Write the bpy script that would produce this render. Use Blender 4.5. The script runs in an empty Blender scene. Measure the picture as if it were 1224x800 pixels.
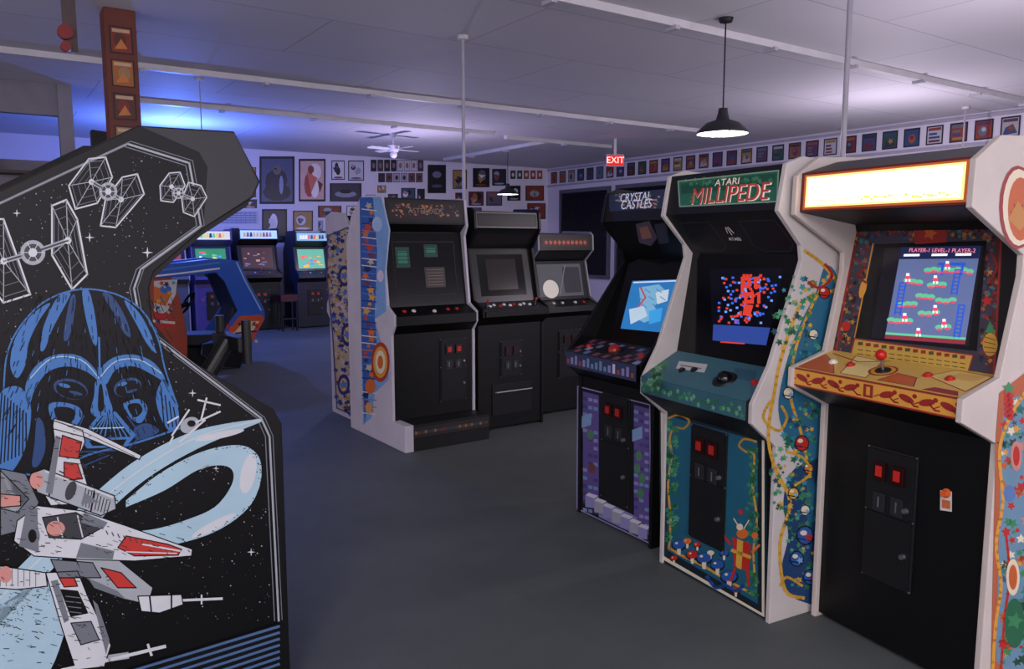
import bpy, math, random
from mathutils import Vector, Matrix
random.seed(7)
V=Vector
F=930.0; H0=1.55; PT=math.radians(6.75); CH=3.3
cp_,sp_=math.cos(PT),math.sin(PT)
CAM=V((0,0,H0))
def ray(u,v):
    x=(u-612)/F; y=(v-400)/F
    return V((x,cp_-y*sp_,-sp_-y*cp_))
sc=bpy.context.scene
try:
    sc.view_settings.view_transform='Standard'
except Exception: pass

# ---------------------------------------------------------------- materials
_m={}
def lin(c):
    c/=255.0
    return c/12.92 if c<=0.04045 else ((c+0.055)/1.055)**2.4
def rgb(h): return tuple(lin(int(h[i:i+2],16)) for i in (0,2,4))+(1,)
def mat(h,rough=.5,emit=0,metal=0,noise=.12,scale=6,spec=.4):
    k=(h,rough,emit,metal,noise,scale,spec)
    if k in _m: return _m[k]
    m=bpy.data.materials.new('paint_'+h); m.use_nodes=True
    nt=m.node_tree; b=nt.nodes['Principled BSDF']
    b.inputs['Roughness'].default_value=rough
    b.inputs['Metallic'].default_value=metal
    b.inputs['Specular IOR Level'].default_value=spec
    tc=nt.nodes.new('ShaderNodeTexCoord'); nz=nt.nodes.new('ShaderNodeTexNoise')
    nz.inputs['Scale'].default_value=scale; nz.inputs['Detail'].default_value=4
    nt.links.new(tc.outputs['Object'],nz.inputs['Vector'])
    mx=nt.nodes.new('ShaderNodeMix'); mx.data_type='RGBA'
    c=rgb(h); d=tuple(x*(1-noise*2) for x in c[:3])+(1,)
    mx.inputs[6].default_value=c; mx.inputs[7].default_value=d
    nt.links.new(nz.outputs['Fac'],mx.inputs[0])
    nt.links.new(mx.outputs[2],b.inputs['Base Color'])
    if emit:
        b.inputs['Emission Color'].default_value=c
        b.inputs['Emission Strength'].default_value=emit
    _m[k]=m; return m
def glow(h,e=1.0): return mat(h,.4,e)
BLK=mat('0b0b0c',.4,spec=.28); BLK2=mat('151517',.45,spec=.3); WHT=mat('e8e4e6',.4); GLS=mat('060607',.12,spec=.35)
MET=mat('9a9aa0',.3,metal=.8)

# ---------------------------------------------------------------- geometry helpers
class Frame:
    def __init__(s,name,ox,oy,ang,oz=0,empty=True):
        s.M=Matrix.Translation((ox,oy,oz))@Matrix.Rotation(ang,4,'Z'); s.Mi=s.M.inverted(); s.e=None
        if empty:
            s.e=bpy.data.objects.new(name,None); s.e.empty_display_size=.2
            s.e.matrix_world=s.M; sc.collection.objects.link(s.e)
class MB:
    def __init__(s): s.v=[];s.f=[];s.m=[];s.mats=[]
    def mi(s,m):
        if m not in s.mats: s.mats.append(m)
        return s.mats.index(m)
    def face(s,pts,m):
        n=len(s.v); s.v+= [tuple(p) for p in pts]; s.f.append(tuple(range(n,n+len(pts)))); s.m.append(s.mi(m))
    def idx(s,vs,fs,m):
        n=len(s.v); s.v+=[tuple(p) for p in vs]
        for f in fs: s.f.append(tuple(n+i for i in f)); s.m.append(s.mi(m))
    def box(s,a,b,m):
        x0,y0,z0=a;x1,y1,z1=b
        s.idx([(x0,y0,z0),(x1,y0,z0),(x1,y1,z0),(x0,y1,z0),(x0,y0,z1),(x1,y0,z1),(x1,y1,z1),(x0,y1,z1)],
              [(0,3,2,1),(4,5,6,7),(0,1,5,4),(1,2,6,5),(2,3,7,6),(3,0,4,7)],m)
    def prism(s,poly,vec,m,me=None,segm=None):
        n=len(poly); a=[V(p) for p in poly]; b=[p+V(vec) for p in a]
        base=len(s.v); s.v+=[tuple(p) for p in a+b]
        s.f.append(tuple(base+i for i in range(n))); s.m.append(s.mi(m))
        s.f.append(tuple(base+n+i for i in reversed(range(n)))); s.m.append(s.mi(m))
        for i in range(n):
            j=(i+1)%n
            s.f.append((base+i,base+n+i,base+n+j,base+j))
            mm=me or m
            if segm and i in segm: mm=segm[i]
            s.m.append(s.mi(mm))
    def cyl(s,c0,c1,r0,r1,m,n=16,mc=None):
        c0=V(c0);c1=V(c1);d=(c1-c0).normalized()
        a=d.orthogonal().normalized(); b=d.cross(a)
        vs=[];
        for c,r in((c0,r0),(c1,r1)):
            for i in range(n):
                t=2*math.pi*i/n; vs.append(c+a*(r*math.cos(t))+b*(r*math.sin(t)))
        s.idx(vs,[(i,(i+1)%n,n+(i+1)%n,n+i) for i in range(n)],m)
        s.face(vs[:n][::-1],m); s.face(vs[n:],mc or m)
    def lathe(s,c,prof,m,n=24,ax=(0,0,1)):
        c=V(c);d=V(ax).normalized();a=d.orthogonal().normalized();b=d.cross(a);vs=[];fs=[]
        for r,h in prof:
            for i in range(n):
                t=2*math.pi*i/n; vs.append(c+d*h+a*(r*math.cos(t))+b*(r*math.sin(t)))
        for k in range(len(prof)-1):
            for i in range(n): fs.append((k*n+i,k*n+(i+1)%n,(k+1)*n+(i+1)%n,(k+1)*n+i))
        s.idx(vs,fs,m)
    def ball(s,c,r,m,n=14,sq=1):
        s.lathe(c,[(max(r*math.sin(math.pi*k/8),1e-5),-r*sq*math.cos(math.pi*k/8)) for k in range(9)],m,n)
    def done(s,name,fr=None,smooth=False,bevel=0,M=None):
        me=bpy.data.meshes.new(name); me.from_pydata(s.v,[],s.f)
        for m in s.mats: me.materials.append(m)
        me.polygons.foreach_set('material_index',s.m)
        if smooth: me.polygons.foreach_set('use_smooth',[True]*len(s.f))
        me.update()
        o=bpy.data.objects.new(name,me); sc.collection.objects.link(o)
        if fr is not None and fr.e: o.parent=fr.e
        elif fr is not None: o.matrix_world=fr.M
        elif M is not None: o.matrix_world=M
        if bevel:
            b=o.modifiers.new('bevel','BEVEL'); b.width=bevel; b.segments=2; b.limit_method='ANGLE'
        return o
class Surf:
    def __init__(s,fr,o,u,v):
        s.fr=fr;s.o=V(o);s.u=V(u).normalized();s.v=V(v).normalized();s.n=s.u.cross(s.v)
        s.wo=fr.M@s.o; s.wn=(fr.M.to_3x3()@s.n)
    def at(s,a,b,off=0): return s.o+s.u*a+s.v*b+s.n*off
    def px(s,x,y,off=0):
        d=ray(x,y); t=(s.wo-CAM).dot(s.wn)/d.dot(s.wn)
        return s.fr.Mi@(CAM+d*t)+s.n*off
    def uv(s,x,y):
        p=s.px(x,y)-s.o; return p.dot(s.u),p.dot(s.v)
def slab(mb,S,u0,u1,v0,v1,t,m,off=0):
    a=[S.at(u0,v0,off),S.at(u1,v0,off),S.at(u1,v1,off),S.at(u0,v1,off)]
    mb.prism(a,S.n*t,m)
class Art:
    def __init__(s,S,base=.001): s.S=S;s.mb=MB();s.mode='px';s.base=base
    def _p(s,x,y,l):
        o=s.base+l*.00025
        return s.S.px(x,y,o) if s.mode=='px' else s.S.at(x,y,o)
    def P(s,pts,m,l=0):
        s.mb.face([s._p(x,y,l) for x,y in pts],m)
    def R(s,x0,y0,x1,y1,m,l=0): s.P([(x0,y0),(x1,y0),(x1,y1),(x0,y1)],m,l)
    def E(s,cx,cy,rx,ry,m,l=0,rot=0,a0=0,a1=360,n=20):
        ps=[]
        c,q=math.cos(math.radians(rot)),math.sin(math.radians(rot))
        for i in range(n if a1-a0>=360 else n+1):
            t=math.radians(a0+(a1-a0)*i/n); X=rx*math.cos(t);Y=ry*math.sin(t)
            ps.append((cx+X*c-Y*q,cy+X*q+Y*c))
        s.P(ps,m,l)
    def L(s,pts,w,m,l=0,closed=False):
        ps=list(pts)+([pts[0]] if closed else [])
        for (a,b),(c,d) in zip(ps,ps[1:]):
            dx,dy=c-a,d-b; q=math.hypot(dx,dy)
            if q<1e-6: continue
            dx/=q;dy/=q; e=w*.4
            a-=dx*e;b-=dy*e;c+=dx*e;d+=dy*e; h=w/2
            s.P([(a-dy*h,b+dx*h),(c-dy*h,d+dx*h),(c+dy*h,d-dx*h),(a+dy*h,b-dx*h)],m,l)
    def O(s,cx,cy,rx,ry,w,m,l=0,rot=0,n=24,a0=0,a1=360):
        c,q=math.cos(math.radians(rot)),math.sin(math.radians(rot)); ps=[]
        for i in range(n+1):
            t=math.radians(a0+(a1-a0)*i/n); X=rx*math.cos(t);Y=ry*math.sin(t)
            ps.append((cx+X*c-Y*q,cy+X*q+Y*c))
        s.L(ps,w,m,l)
    def leaf(s,x,y,r,m,l=0,rot=None):
        rot=random.uniform(0,360) if rot is None else rot
        ps=[]
        for k in range(10):
            t=math.radians(rot+k*36); q=r*(1 if k%2==0 else .5); ps.append((x+q*math.cos(t),y+q*math.sin(t)))
        s.P(ps,m,l)
    def done(s,name): return s.mb.done(name,s.S.fr)
def sm(pts,n=6,closed=False):
    out=[]; N=len(pts)
    rng=range(N if closed else N-1)
    for i in rng:
        g=lambda k: pts[k%N] if closed else pts[max(0,min(N-1,k))]
        p0,p1,p2,p3=g(i-1),g(i),g(i+1),g(i+2)
        for j in range(n):
            t=j/n
            out.append(tuple(.5*((2*p1[k])+(-p0[k]+p2[k])*t+(2*p0[k]-5*p1[k]+4*p2[k]-p3[k])*t*t+(-p0[k]+3*p1[k]-3*p2[k]+p3[k])*t**3) for k in (0,1)))
    if not closed: out.append(pts[-1])
    return out
def inside(x,y,poly):
    c=False;n=len(poly)
    for i in range(n):
        (a,b),(d,e)=poly[i],poly[(i+1)%n]
        if (b>y)!=(e>y) and x<(d-a)*(y-b)/(e-b)+a: c=not c
    return c
def text(S,s,x,y,size,m,mode='px',off=.003,shx=1.0,name='lettering'):
    c=bpy.data.curves.new(name,'FONT'); c.body=s; c.size=size; c.align_x='CENTER'; c.align_y='CENTER'; c.extrude=.0004
    c.materials.append(m)
    o=bpy.data.objects.new(name,c); sc.collection.objects.link(o)
    p=S.px(x,y,off) if mode=='px' else S.at(x,y,off)
    L=Matrix((( S.u.x*shx,S.v.x,S.n.x,p.x),(S.u.y*shx,S.v.y,S.n.y,p.y),(S.u.z*shx,S.v.z,S.n.z,p.z),(0,0,0,1)))
    if S.fr.e: o.parent=S.fr.e; o.matrix_local=L
    else: o.matrix_world=S.fr.M@L
    return o

class Cab(Frame):
    """upright cabinet: local x across the front, y towards the back, z up"""
    def __init__(s,name,ox,oy,ang,W):
        super().__init__(name,ox,oy,ang); s.W=W
        s.LS=Surf(s,(0,0,0),(0,-1,0),(0,0,1)); s.RS=Surf(s,(W,0,0),(0,1,0),(0,0,1))
    def sides(s,prof,m,th=.022,me=None,inl=None):
        for nm,x0 in(('side_panel_a',0),('side_panel_b',s.W-th)):
            mb=MB(); mb.prism([(x0,y,z) for y,z in prof],(th,0,0),m,me); mb.done(nm,s,bevel=.003)
    def body(s,cont,back,segm={},m=None,th=.022):
        mb=MB(); mb.prism([(th,y,z) for y,z in cont+back],(s.W-2*th,0,0),m or BLK,None,segm); mb.done('carcass',s)
        s.seg=[]
        for (a,b),(c,d) in zip(cont,cont[1:]): s.seg.append(Surf(s,(0,a,b),(1,0,0),(0,c-a,d-b)))
    def coin_door(s,S,u0,u1,v0,v1,split=.55,red=.3):
        mb=MB(); slab(mb,S,u0,u1,v0,v1,.008,mat('1e1e21',.45,spec=.3)); g=.008
        vm=v0+(v1-v0)*split
        slab(mb,S,u0+g,u1-g,v0+g,vm-g/2,.008,BLK2,.008); slab(mb,S,u0+g,u1-g,vm+g/2,v1-g,.008,BLK2,.008)
        w=u1-u0
        for k in (0.2,.56):
            a=u0+w*k
            slab(mb,S,a,a+w*.24,v1-.12,v1-.05,.012,mat('2a0808',.3),.016)
            if red: slab(mb,S,a+.012,a+w*.24-.012,v1-.105,v1-.065,.004,glow('a01c16',red),.028)
            slab(mb,S,a,a+w*.24,v1-.24,v1-.17,.005,mat('262629',.4),.016)
            slab(mb,S,a+w*.1,a+w*.13,v1-.225,v1-.185,.002,MET,.021)
        mb.cyl(S.at(u1-.03,vm+.04,.016),S.at(u1-.03,vm+.04,.03),.011,.009,MET)
        mb.cyl(S.at(u1-.03,(v0+vm)/2,.016),S.at(u1-.03,(v0+vm)/2,.03),.011,.009,MET)
        for a in(u0+.004,u1-.004):
            for b in (v0+.004,vm,v1-.004): mb.cyl(S.at(a,b,.008),S.at(a,b,.011),.004,.003,MET,8)
        mb.done('coin_door',s,bevel=.002)
    def joystick(s,S,u,v,m,h=.06,r=.017):
        mb=MB(); mb.cyl(S.at(u,v,0),S.at(u,v,.006),.03,.026,BLK2); mb.cyl(S.at(u,v,0),S.at(u,v,h),.005,.005,MET)
        mb.ball(S.at(u,v,h+r*.6),r,m); mb.done('joystick',s,smooth=True)
    def buttons(s,S,lst):
        mb=MB()
        for u,v,m in lst:
            mb.cyl(S.at(u,v,0),S.at(u,v,.006),.017,.016,m); mb.cyl(S.at(u,v,.006),S.at(u,v,.012),.011,.010,m)
        mb.done('buttons',s)
    def trackball(s,S,u,v,m):
        mb=MB(); mb.cyl(S.at(u,v,0),S.at(u,v,.008),.055,.05,BLK2); mb.ball(S.at(u,v,.005),.035,m); mb.done('trackball',s,smooth=True)

# ---------------------------------------------------------------- room
RA=math.radians(34.3)
R=Frame('room',0,0,RA,empty=False)
X0,X1,Y0,Y1=-5.0,11.36,-5.0,15.13
def proc_tile():
    m=bpy.data.materials.new('ceiling_panels'); m.use_nodes=True; nt=m.node_tree; b=nt.nodes['Principled BSDF']
    tc=nt.nodes.new('ShaderNodeTexCoord'); br=nt.nodes.new('ShaderNodeTexBrick')
    br.inputs['Scale'].default_value=1; br.offset=.5
    br.inputs['Brick Width'].default_value=2.44; br.inputs['Row Height'].default_value=1.22
    br.inputs['Mortar Size'].default_value=.006; br.inputs['Mortar Smooth'].default_value=.4
    br.inputs['Color1'].default_value=rgb('dad6dc'); br.inputs['Color2'].default_value=rgb('d3cfd7'); br.inputs['Mortar'].default_value=rgb('a09ca6')
    nt.links.new(tc.outputs['Object'],br.inputs['Vector'])
    nz=nt.nodes.new('ShaderNodeTexNoise'); nz.inputs['Scale'].default_value=.7; nz.inputs['Detail'].default_value=5
    nt.links.new(tc.outputs['Object'],nz.inputs['Vector'])
    mx=nt.nodes.new('ShaderNodeMix'); mx.data_type='RGBA'; mx.blend_type='MULTIPLY'; mx.inputs[0].default_value=.15
    nt.links.new(br.outputs['Color'],mx.inputs[6]); nt.links.new(nz.outputs['Fac'],mx.inputs[7])
    nt.links.new(mx.outputs[2],b.inputs['Base Color']); b.inputs['Roughness'].default_value=.7
    return m
def proc_floor():
    m=bpy.data.materials.new('floor_paint'); m.use_nodes=True; nt=m.node_tree; b=nt.nodes['Principled BSDF']
    tc=nt.nodes.new('ShaderNodeTexCoord'); nz=nt.nodes.new('ShaderNodeTexNoise'); nz.inputs['Scale'].default_value=.9; nz.inputs['Detail'].default_value=9; nz.inputs['Roughness'].default_value=.65
    nt.links.new(tc.outputs['Object'],nz.inputs['Vector'])
    cr=nt.nodes.new('ShaderNodeValToRGB'); cr.color_ramp.elements[0].position=.3; cr.color_ramp.elements[1].position=.75
    cr.color_ramp.elements[0].color=rgb('4a4f50'); cr.color_ramp.elements[1].color=rgb('5e6363')
    nt.links.new(nz.outputs['Fac'],cr.inputs[0]); nt.links.new(cr.outputs[0],b.inputs['Base Color'])
    b.inputs['Roughness'].default_value=.6; b.inputs['Specular IOR Level'].default_value=.22
    bp=nt.nodes.new('ShaderNodeBump'); bp.inputs['Strength'].default_value=.15; n2=nt.nodes.new('ShaderNodeTexNoise'); n2.inputs['Scale'].default_value=60
    nt.links.new(tc.outputs['Object'],n2.inputs['Vector']); nt.links.new(n2.outputs['Fac'],bp.inputs['Height']); nt.links.new(bp.outputs[0],b.inputs['Normal'])
    return m
WALL=mat('d2ccd8',.7,noise=.06,scale=1)
def bx(name,a,b,m,fr=R,bevel=0):
    mb=MB(); mb.box(a,b,m); return mb.done(name,fr,bevel=bevel)
bx('floor',(X0,Y0,-.1),(X1,Y1,0),proc_floor())
bx('ceiling',(X0,Y0,CH),(X1,Y1,CH+.1),proc_tile())
bx('wall_back',(X0,Y1,0),(X1,Y1+.15,CH),WALL)
bx('wall_right',(X1,Y0,0),(X1+.15,Y1,CH),WALL)
# unseen left wall: solid base and piers, openings added to let world light in
mb=MB(); LW=mat('77737c',.7)
mb.box((X0-.15,9,0),(X0,Y1,CH),LW); mb.box((X0-.15,Y0,0),(X0,9,.5),LW); mb.box((X0-.15,Y0,3.0),(X0,9,CH),LW)
for y in(-5,-1.6,1.9,5.4,8.8): mb.box((X0-.15,y,.5),(X0,y+.2,3.0),LW)
mb.done('wall_left',R)
bx('baseboard_back',(X0,Y1-.02,0),(X1,Y1,.12),BLK2)
bx('trim_1',(X1-.03,Y0,2.86),(X1,Y1,2.90),mat('a8a2ae',.6))
bx('trim_2',(X1-.03,Y0,3.23),(X1,Y1,3.27),mat('a8a2ae',.6))
# blinds windows on right wall
SLT=mat('22212a',.55); 
n=0; y=14.6
while y>-3:
    n+=1; fr=Frame('window_%d'%n,*( (R.M@V((X1-.02,y,0))).xy ),RA)
    mb=MB()
    for z0,z1 in((.75,.83),(2.68,2.76)): mb.box((-.05,-1.75,z0),(0.02,0,z1),mat('5b5864',.5))
    for a in(-1.75,-.06): mb.box((-.05,a,.83),(0.02,a+.06,2.68),mat('5b5864',.5))
    mb.box((-.004,-1.7,.83),(.01,-.06,2.68),mat('12141e',.2)); mb.done('frame',fr)
    mb=MB()
    for k in range(46):
        z=.84+k*.04; mb.idx([(-.05,-1.68,z),(-.05,-.07,z),(-.018,-.07,z+.03),(-.018,-1.68,z+.03)],[(0,1,2,3)],SLT)
    mb.done('blind_slats',fr); y-=1.95
# fluorescent strip channels on ceiling
def w2r(x,y): p=R.Mi@V((x,y,0)); return p.x,p.y
RAIL=mat('d8d4d8',.5)
def strip(name,x0,x1,y,dirx=True):
    fr=Frame(name,*((R.M@V((0,0,0))).xy),RA)
    mb=MB()
    if dirx: mb.prism([(x0,y-.05,CH),(x0,y-.035,CH-.055),(x0,y+.035,CH-.055),(x0,y+.05,CH)],(x1-x0,0,0),RAIL)
    else: mb.prism([(y-.05,x0,CH),(y-.035,x0,CH-.055),(y+.035,x0,CH-.055),(y+.05,x0,CH)],(0,x1-x0,0),RAIL)
    mb.done('channel',fr)
    mb=MB(); k=x0+1.2
    while k<x1:
        if dirx: mb.box((k,y-.06,CH-.08),(k+.05,y+.06,CH-.05),mat('bdb8c0',.5))
        else: mb.box((y-.06,k,CH-.08),(y+.06,k+.05,CH-.05),mat('bdb8c0',.5))
        k+=1.22
    mb.done('lamp_holders',fr)
strip('light_strip',-1.0,9.4,8.6)
strip('light_strip',1.5,6.9,10.65)
strip('light_strip',1.0,11.3,4.58)
strip('light_strip',7.3,9.6,10.9,True)
strip('light_strip',11.0,14.5,8.2,False)
# pendant lamps
def pendant(x,y,zr,e):
    fr=Frame('pendant_lamp',x,y,0); mb=MB()
    mb.cyl((0,0,zr+.2),(0,0,CH),.006,.006,BLK,8); mb.cyl((0,0,CH-.03),(0,0,CH),.05,.06,BLK2)
    mb.lathe((0,0,zr),[(.205,0),(.20,.02),(.13,.085),(.055,.11),(.04,.16),(.035,.2),(.001,.205)],mat('2c2c31',.45),28)
    mb.lathe((0,0,zr),[(.20,.002),(.19,.02),(.12,.08),(.03,.10),(.001,.10)],mat('e8e6e8',.4,.3),28)
    mb.done('shade',fr,smooth=True)
    mb=MB(); mb.ball((0,0,zr+.04),.05,glow('fff4e4',6)); mb.done('bulb',fr,smooth=True)
    l=bpy.data.lights.new('bulb_light','POINT'); l.energy=e; l.color=(1,.93,.85); l.shadow_soft_size=.05
    o=bpy.data.objects.new('bulb_light',l); sc.collection.objects.link(o); o.parent=fr.e; o.location=(0,0,zr-.03)
pendant(1.68,6.36,2.41,10); pendant(-.08,14.9,2.45,10)
# conduits
for x,y,r in((-.42,6.89,.015),(1.75,4.2,.014),(-3.35,8.6,.006),(5.9,10.4,.01)):
    fr=Frame('power_pole',x,y,0); mb=MB(); z0=0 if r>.01 else 2.2
    mb.cyl((0,0,z0),(0,0,CH),r,r,mat('a9a5b0',.4),10); mb.cyl((0,0,CH-.03),(0,0,CH),.04,.05,RAIL); mb.done('pole',fr)
# ceiling fan
p=CAM+ray(470,160)*((CH-H0)/ray(470,160).z)
fr=Frame('ceiling_fan',p.x,p.y,.75); mb=MB(); FW=mat('e0dce4',.5)
mb.cyl((0,0,CH-.2),(0,0,CH),.012,.012,FW); mb.cyl((0,0,CH-.29),(0,0,CH-.19),.08,.10,FW,20); mb.ball((0,0,CH-.33),.06,FW)
mb.cyl((0,0,CH-.05),(0,0,CH),.04,.07,FW)
for k in range(4):
    a=k*math.pi/2; c,s=math.cos(a),math.sin(a)
    q=lambda x,y,z:(x*c-y*s,x*s+y*c,z)
    mb.prism([q(.08,-.03,CH-.25),q(.18,-.05,CH-.26),q(.46,-.06,CH-.26),q(.49,0,CH-.25),q(.46,.06,CH-.24),q(.18,.05,CH-.24),q(.08,.03,CH-.25)],(0,0,.008),FW)
mb.done('fan',fr)
# brown post with box art
POSTC=mat('6a3226',.6)
fr=Frame('wood_post',-3.02,6.2,RA); mb=MB(); mb.box((-.11,-.11,0),(.11,.11,CH),POSTC); mb.done('post',fr,bevel=.006)
S=Surf(fr,(-.11,-.11,0),(1,0,0),(0,0,1)); A=Art(S,.004); A.mode='uv'
cols=['803020','a8602a','5a2a22','9a7a50','7a2c24','8a4a30']
for k in range(9):
    z=3.17-k*.245; 
    A.R(.03,z-.2,.19,z,mat('201818'),0); A.R(.04,z-.19,.18,z-.01,mat(cols[k%6]),1)
    A.E(.10+.02*(k%2),z-.1,.045,.05,mat(cols[(k+2)%6]),2,n=9); A.R(.05,z-.045,.17,z-.02,mat('c8a888'),3); A.P([(.06,z-.17),(.15,z-.16),(.11,z-.09)],mat('c8783a'),3)
A.done('box_covers')
# partition at left w/ shelf
PY=10.2
mb=MB(); PM=mat('85818c',.7)
xr=.98
mb.box((X0,PY,0),(xr,PY+.1,2.45),PM); mb.box((X0,PY,2.95),(xr,PY+.1,CH),PM); mb.box((xr-.14,PY-.03,0),(xr,PY+.12,CH),mat('8c8993',.6))
mb.box((-.45,PY,2.45),(-.38,PY+.1,2.95),PM)
mb.done('wall_partition',R)
fr=Frame('wall_shelf',*((R.M@V((0,PY,0))).xy),RA); mb=MB()
mb.box((-2,-.35,2.28),(.8,0,2.31),mat('4b4038',.6)); mb.box((-2,-.35,1.85),(.8,0,1.88),mat('4b4038',.6)); mb.done('boards',fr)
mb=MB()
for k in range(22):
    x=-1.9+k*.12; h=random.uniform(.08,.22); zz=random.choice((2.31,1.88))
    mb.box((x,-.3,zz),(x+random.uniform(.05,.11),-.15,zz+h),mat(random.choice(['a08050','7a3028','404858','b0a890','302c30','5a6a50'])))
mb.done('shelf_items',fr)
# small ceiling bits
fr=Frame('alarm_bell',-3.15,6.0,RA); mb=MB(); mb.cyl((-.16,-.1,3.05),(-.16,-.16,3.05),.05,.05,mat('8e2a28',.4),18); mb.cyl((-.16,-.1,2.95),(-.16,-.15,2.95),.035,.035,mat('8e2a28',.4),18)
mb.box((-.17,-.1,2.93),(-.08,-.08,CH),mat('5a4a48')); mb.done('bells',fr)
fr=Frame('wall_speaker',-4.28,8.3,RA); mb=MB(); mb.prism([(-.1,-.1,2.42),(.1,-.1,2.45),(.1,-.1,2.68),(-.1,-.1,2.7)],(0,.16,0),BLK); mb.cyl((0,-.1,2.56),(0,-.108,2.56),.07,.07,BLK2); mb.box((-.02,.06,2.5),(.02,.3,2.56),BLK2); mb.done('speaker',fr,bevel=.004)
# game covers along right wall
S=Surf(R,(X1-.005,0,0),(0,-1,0),(0,0,1)); A=Art(S,.004); A.mode='uv'
cc=['8a3a2a','9a7a3a','34446a','5a6a7a','a8a0a4','5a3450','2a4a3e','8a523a','445068','b0b0b8','6a2424','302c34']
y=-15.0
while y<4:
    A.R(y,2.935,y+.24,3.2,mat('201e24'),0); c=random.choice(cc)
    A.R(y+.02,2.955,y+.22,3.18,mat(c),1)
    t=random.random()
    if t<.4: A.E(y+.12+random.uniform(-.03,.03),3.05,.055,.07,mat(random.choice(cc)),2,n=8); A.E(y+.12,3.07,.03,.03,mat(random.choice(cc)),3,n=7)
    elif t<.7: A.P([(y+.03,2.96),(y+.21,2.98),(y+.15,3.1),(y+.06,3.06)],mat(random.choice(cc)),2); A.leaf(y+.13,3.05,.05,mat(random.choice(cc)),3)
    else:
        for j in range(3): A.R(y+.04,2.97+j*.05,y+.1+random.random()*.1,3.0+j*.05,mat(random.choice(cc)),2)
    A.R(y+.03,3.13,y+.21,3.17,mat(random.choice(cc)),4); y+=.33
A.mb.done('game_cover_display',R)
# exit sign
p=CAM+ray(735,192)*(13.5/ray(735,192).y)
fr=Frame('exit_sign',p.x,p.y,RA-.5,0); mb=MB(); mb.box((-.15,-.03,p.z-.1),(.15,.03,p.z+.1),mat('c8c4cc',.5)); mb.box((-.02,-.02,p.z+.1),(.02,.02,CH),RAIL); mb.box((-.14,-.034,p.z-.09),(.14,-.028,p.z+.09),glow('c01018',1.0)); mb.done('housing',fr)
text(Surf(fr,(0,-.036,0),(1,0,0),(0,0,1)),'EXIT',0,p.z,.15,glow('ffb0a0',2),'uv',.002)

# posters on back wall
SB=Surf(R,(0,Y1,0),(1,0,0),(0,0,1)); used=[]
def poster(x0,y0,x1,y1,c,inner,frame='1c1a22'):
    used.append((x0,y0,x1,y1))
    A=Art(SB,.006); A.R(x0,y0,x1,y1,mat(frame),0)
    w,h=x1-x0,y1-y0; A.R(x0+w*.06,y0+h*.05,x1-w*.06,y1-h*.05,mat(c,.4),1)
    k=2
    for q in inner:
        a,b,rx,ry,cc_=q
        if rx<0: A.P([(x0+w*a,y0+h*b),(x0+w*(a-rx),y0+h*(b+ry*.3)),(x0+w*(a-rx*.4),y0+h*(b+ry))],mat(cc_,.4),k)
        else: A.E(x0+w*a,y0+h*b,w*rx,h*ry,mat(cc_,.4),k,n=10)
        k+=1
    A.mb.done('wall_poster',R)
def rp(x0,y0,x1,y1,c=None):
    P=['2a2a34','803828','3a4a6a','a07c48','98a0b0','5a2a3a','c8c4cc','24242c','6a5a70','a85a30','d8d4dc','16161c']
    c=c or random.choice(P)
    inn_=[(random.uniform(.3,.7),random.uniform(.3,.6),random.uniform(.12,.26),random.uniform(.12,.3),random.choice(P)) for _ in range(2)]
    inn_+=[(random.uniform(.1,.4),random.uniform(.1,.5),-random.uniform(.2,.5),random.uniform(.2,.4),random.choice(P)) for _ in range(2)]+[(.5,.88,.35,.05,random.choice(P))]
    poster(x0,y0,x1,y1,c,inn_,random.choice(('1c1a22','2a2220','14141a')))
poster(310,187,352,244,'4a5070',[(.5,.75,.40,.19,'1c2030'),(.5,.5,.3,.25,'20243a'),(.5,.28,.12,.11,'6a5a5a'),(.62,.6,.06,.2,'8890b0'),(.25,.55,.08,.2,'181c2c'),(.46,.26,.05,.02,'1a1a20')])
poster(357,190,389,241,'d0a8a0',[(.6,.3,.25,.2,'e8d8d4'),(.4,.6,.2,.3,'a83a34'),(.6,.7,.15,.22,'f0e4e0'),(.45,.25,.12,.1,'8a3a30'),(.3,.3,-.4,.5,'c86a5a'),(.7,.5,-.2,.3,'702824')])
for r in [(396,192,412,215),(416,192,435,216),(541,203,558,226),(565,201,585,224),(588,202,605,222),
          (606,222,622,240),(628,222,650,240),(630,243,652,262),(560,229,578,246),(581,229,600,246),
          (313,250,343,290),(350,252,374,276),(380,246,408,260),(292,200,306,214),(292,220,306,236),(414,246,430,262),(380,264,386,276)]:
    rp(*r)
poster(394,219,432,241,'3a3444',[(.5,.6,.35,.18,'8a8aa0'),(.5,.45,.2,.12,'201c28')])
poster(511,197,533,231,'15151b',[(.5,.35,.25,.12,'70708a'),(.5,.75,.3,.06,'50506a')])
for k in range(8): poster(443+k*8,191,450+k*8,205,random.choice(['1a1a22','403848','c8c0c8']),[(.5,.5,.25,.25,'8a6a70')])
for k in range(6): poster(452+k*9,207,460+k*9,218,random.choice(['2a2430','704848','a8a0b0']),[(.5,.5,.25,.25,'302838')])
for k in range(5): poster(610+k*8,204,616+k*8,214,random.choice(['a04030','303848','c09040']),[(.5,.5,.25,.25,'d8d0c8')])
used+=[(262,252,309,290)]
A=Art(SB,.006); A.R(262,252,309,268,mat('b9bccb'),0)
for k in range(5): A.L([(265,255+k*2.7),(306,255+k*2.7)],1,mat('5a6aa0'),1)
for k in range(8): A.L([(266+k*5.5,253),(266+k*5.5,267)],.6,mat('7a80a8'),2)
A.R(268,270,286,290,mat('c8ccd8'),0); A.E(277,279,6,7,mat('8a90b8'),1)
A.mb.done('wall_calendar',R)
cnt=0
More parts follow.
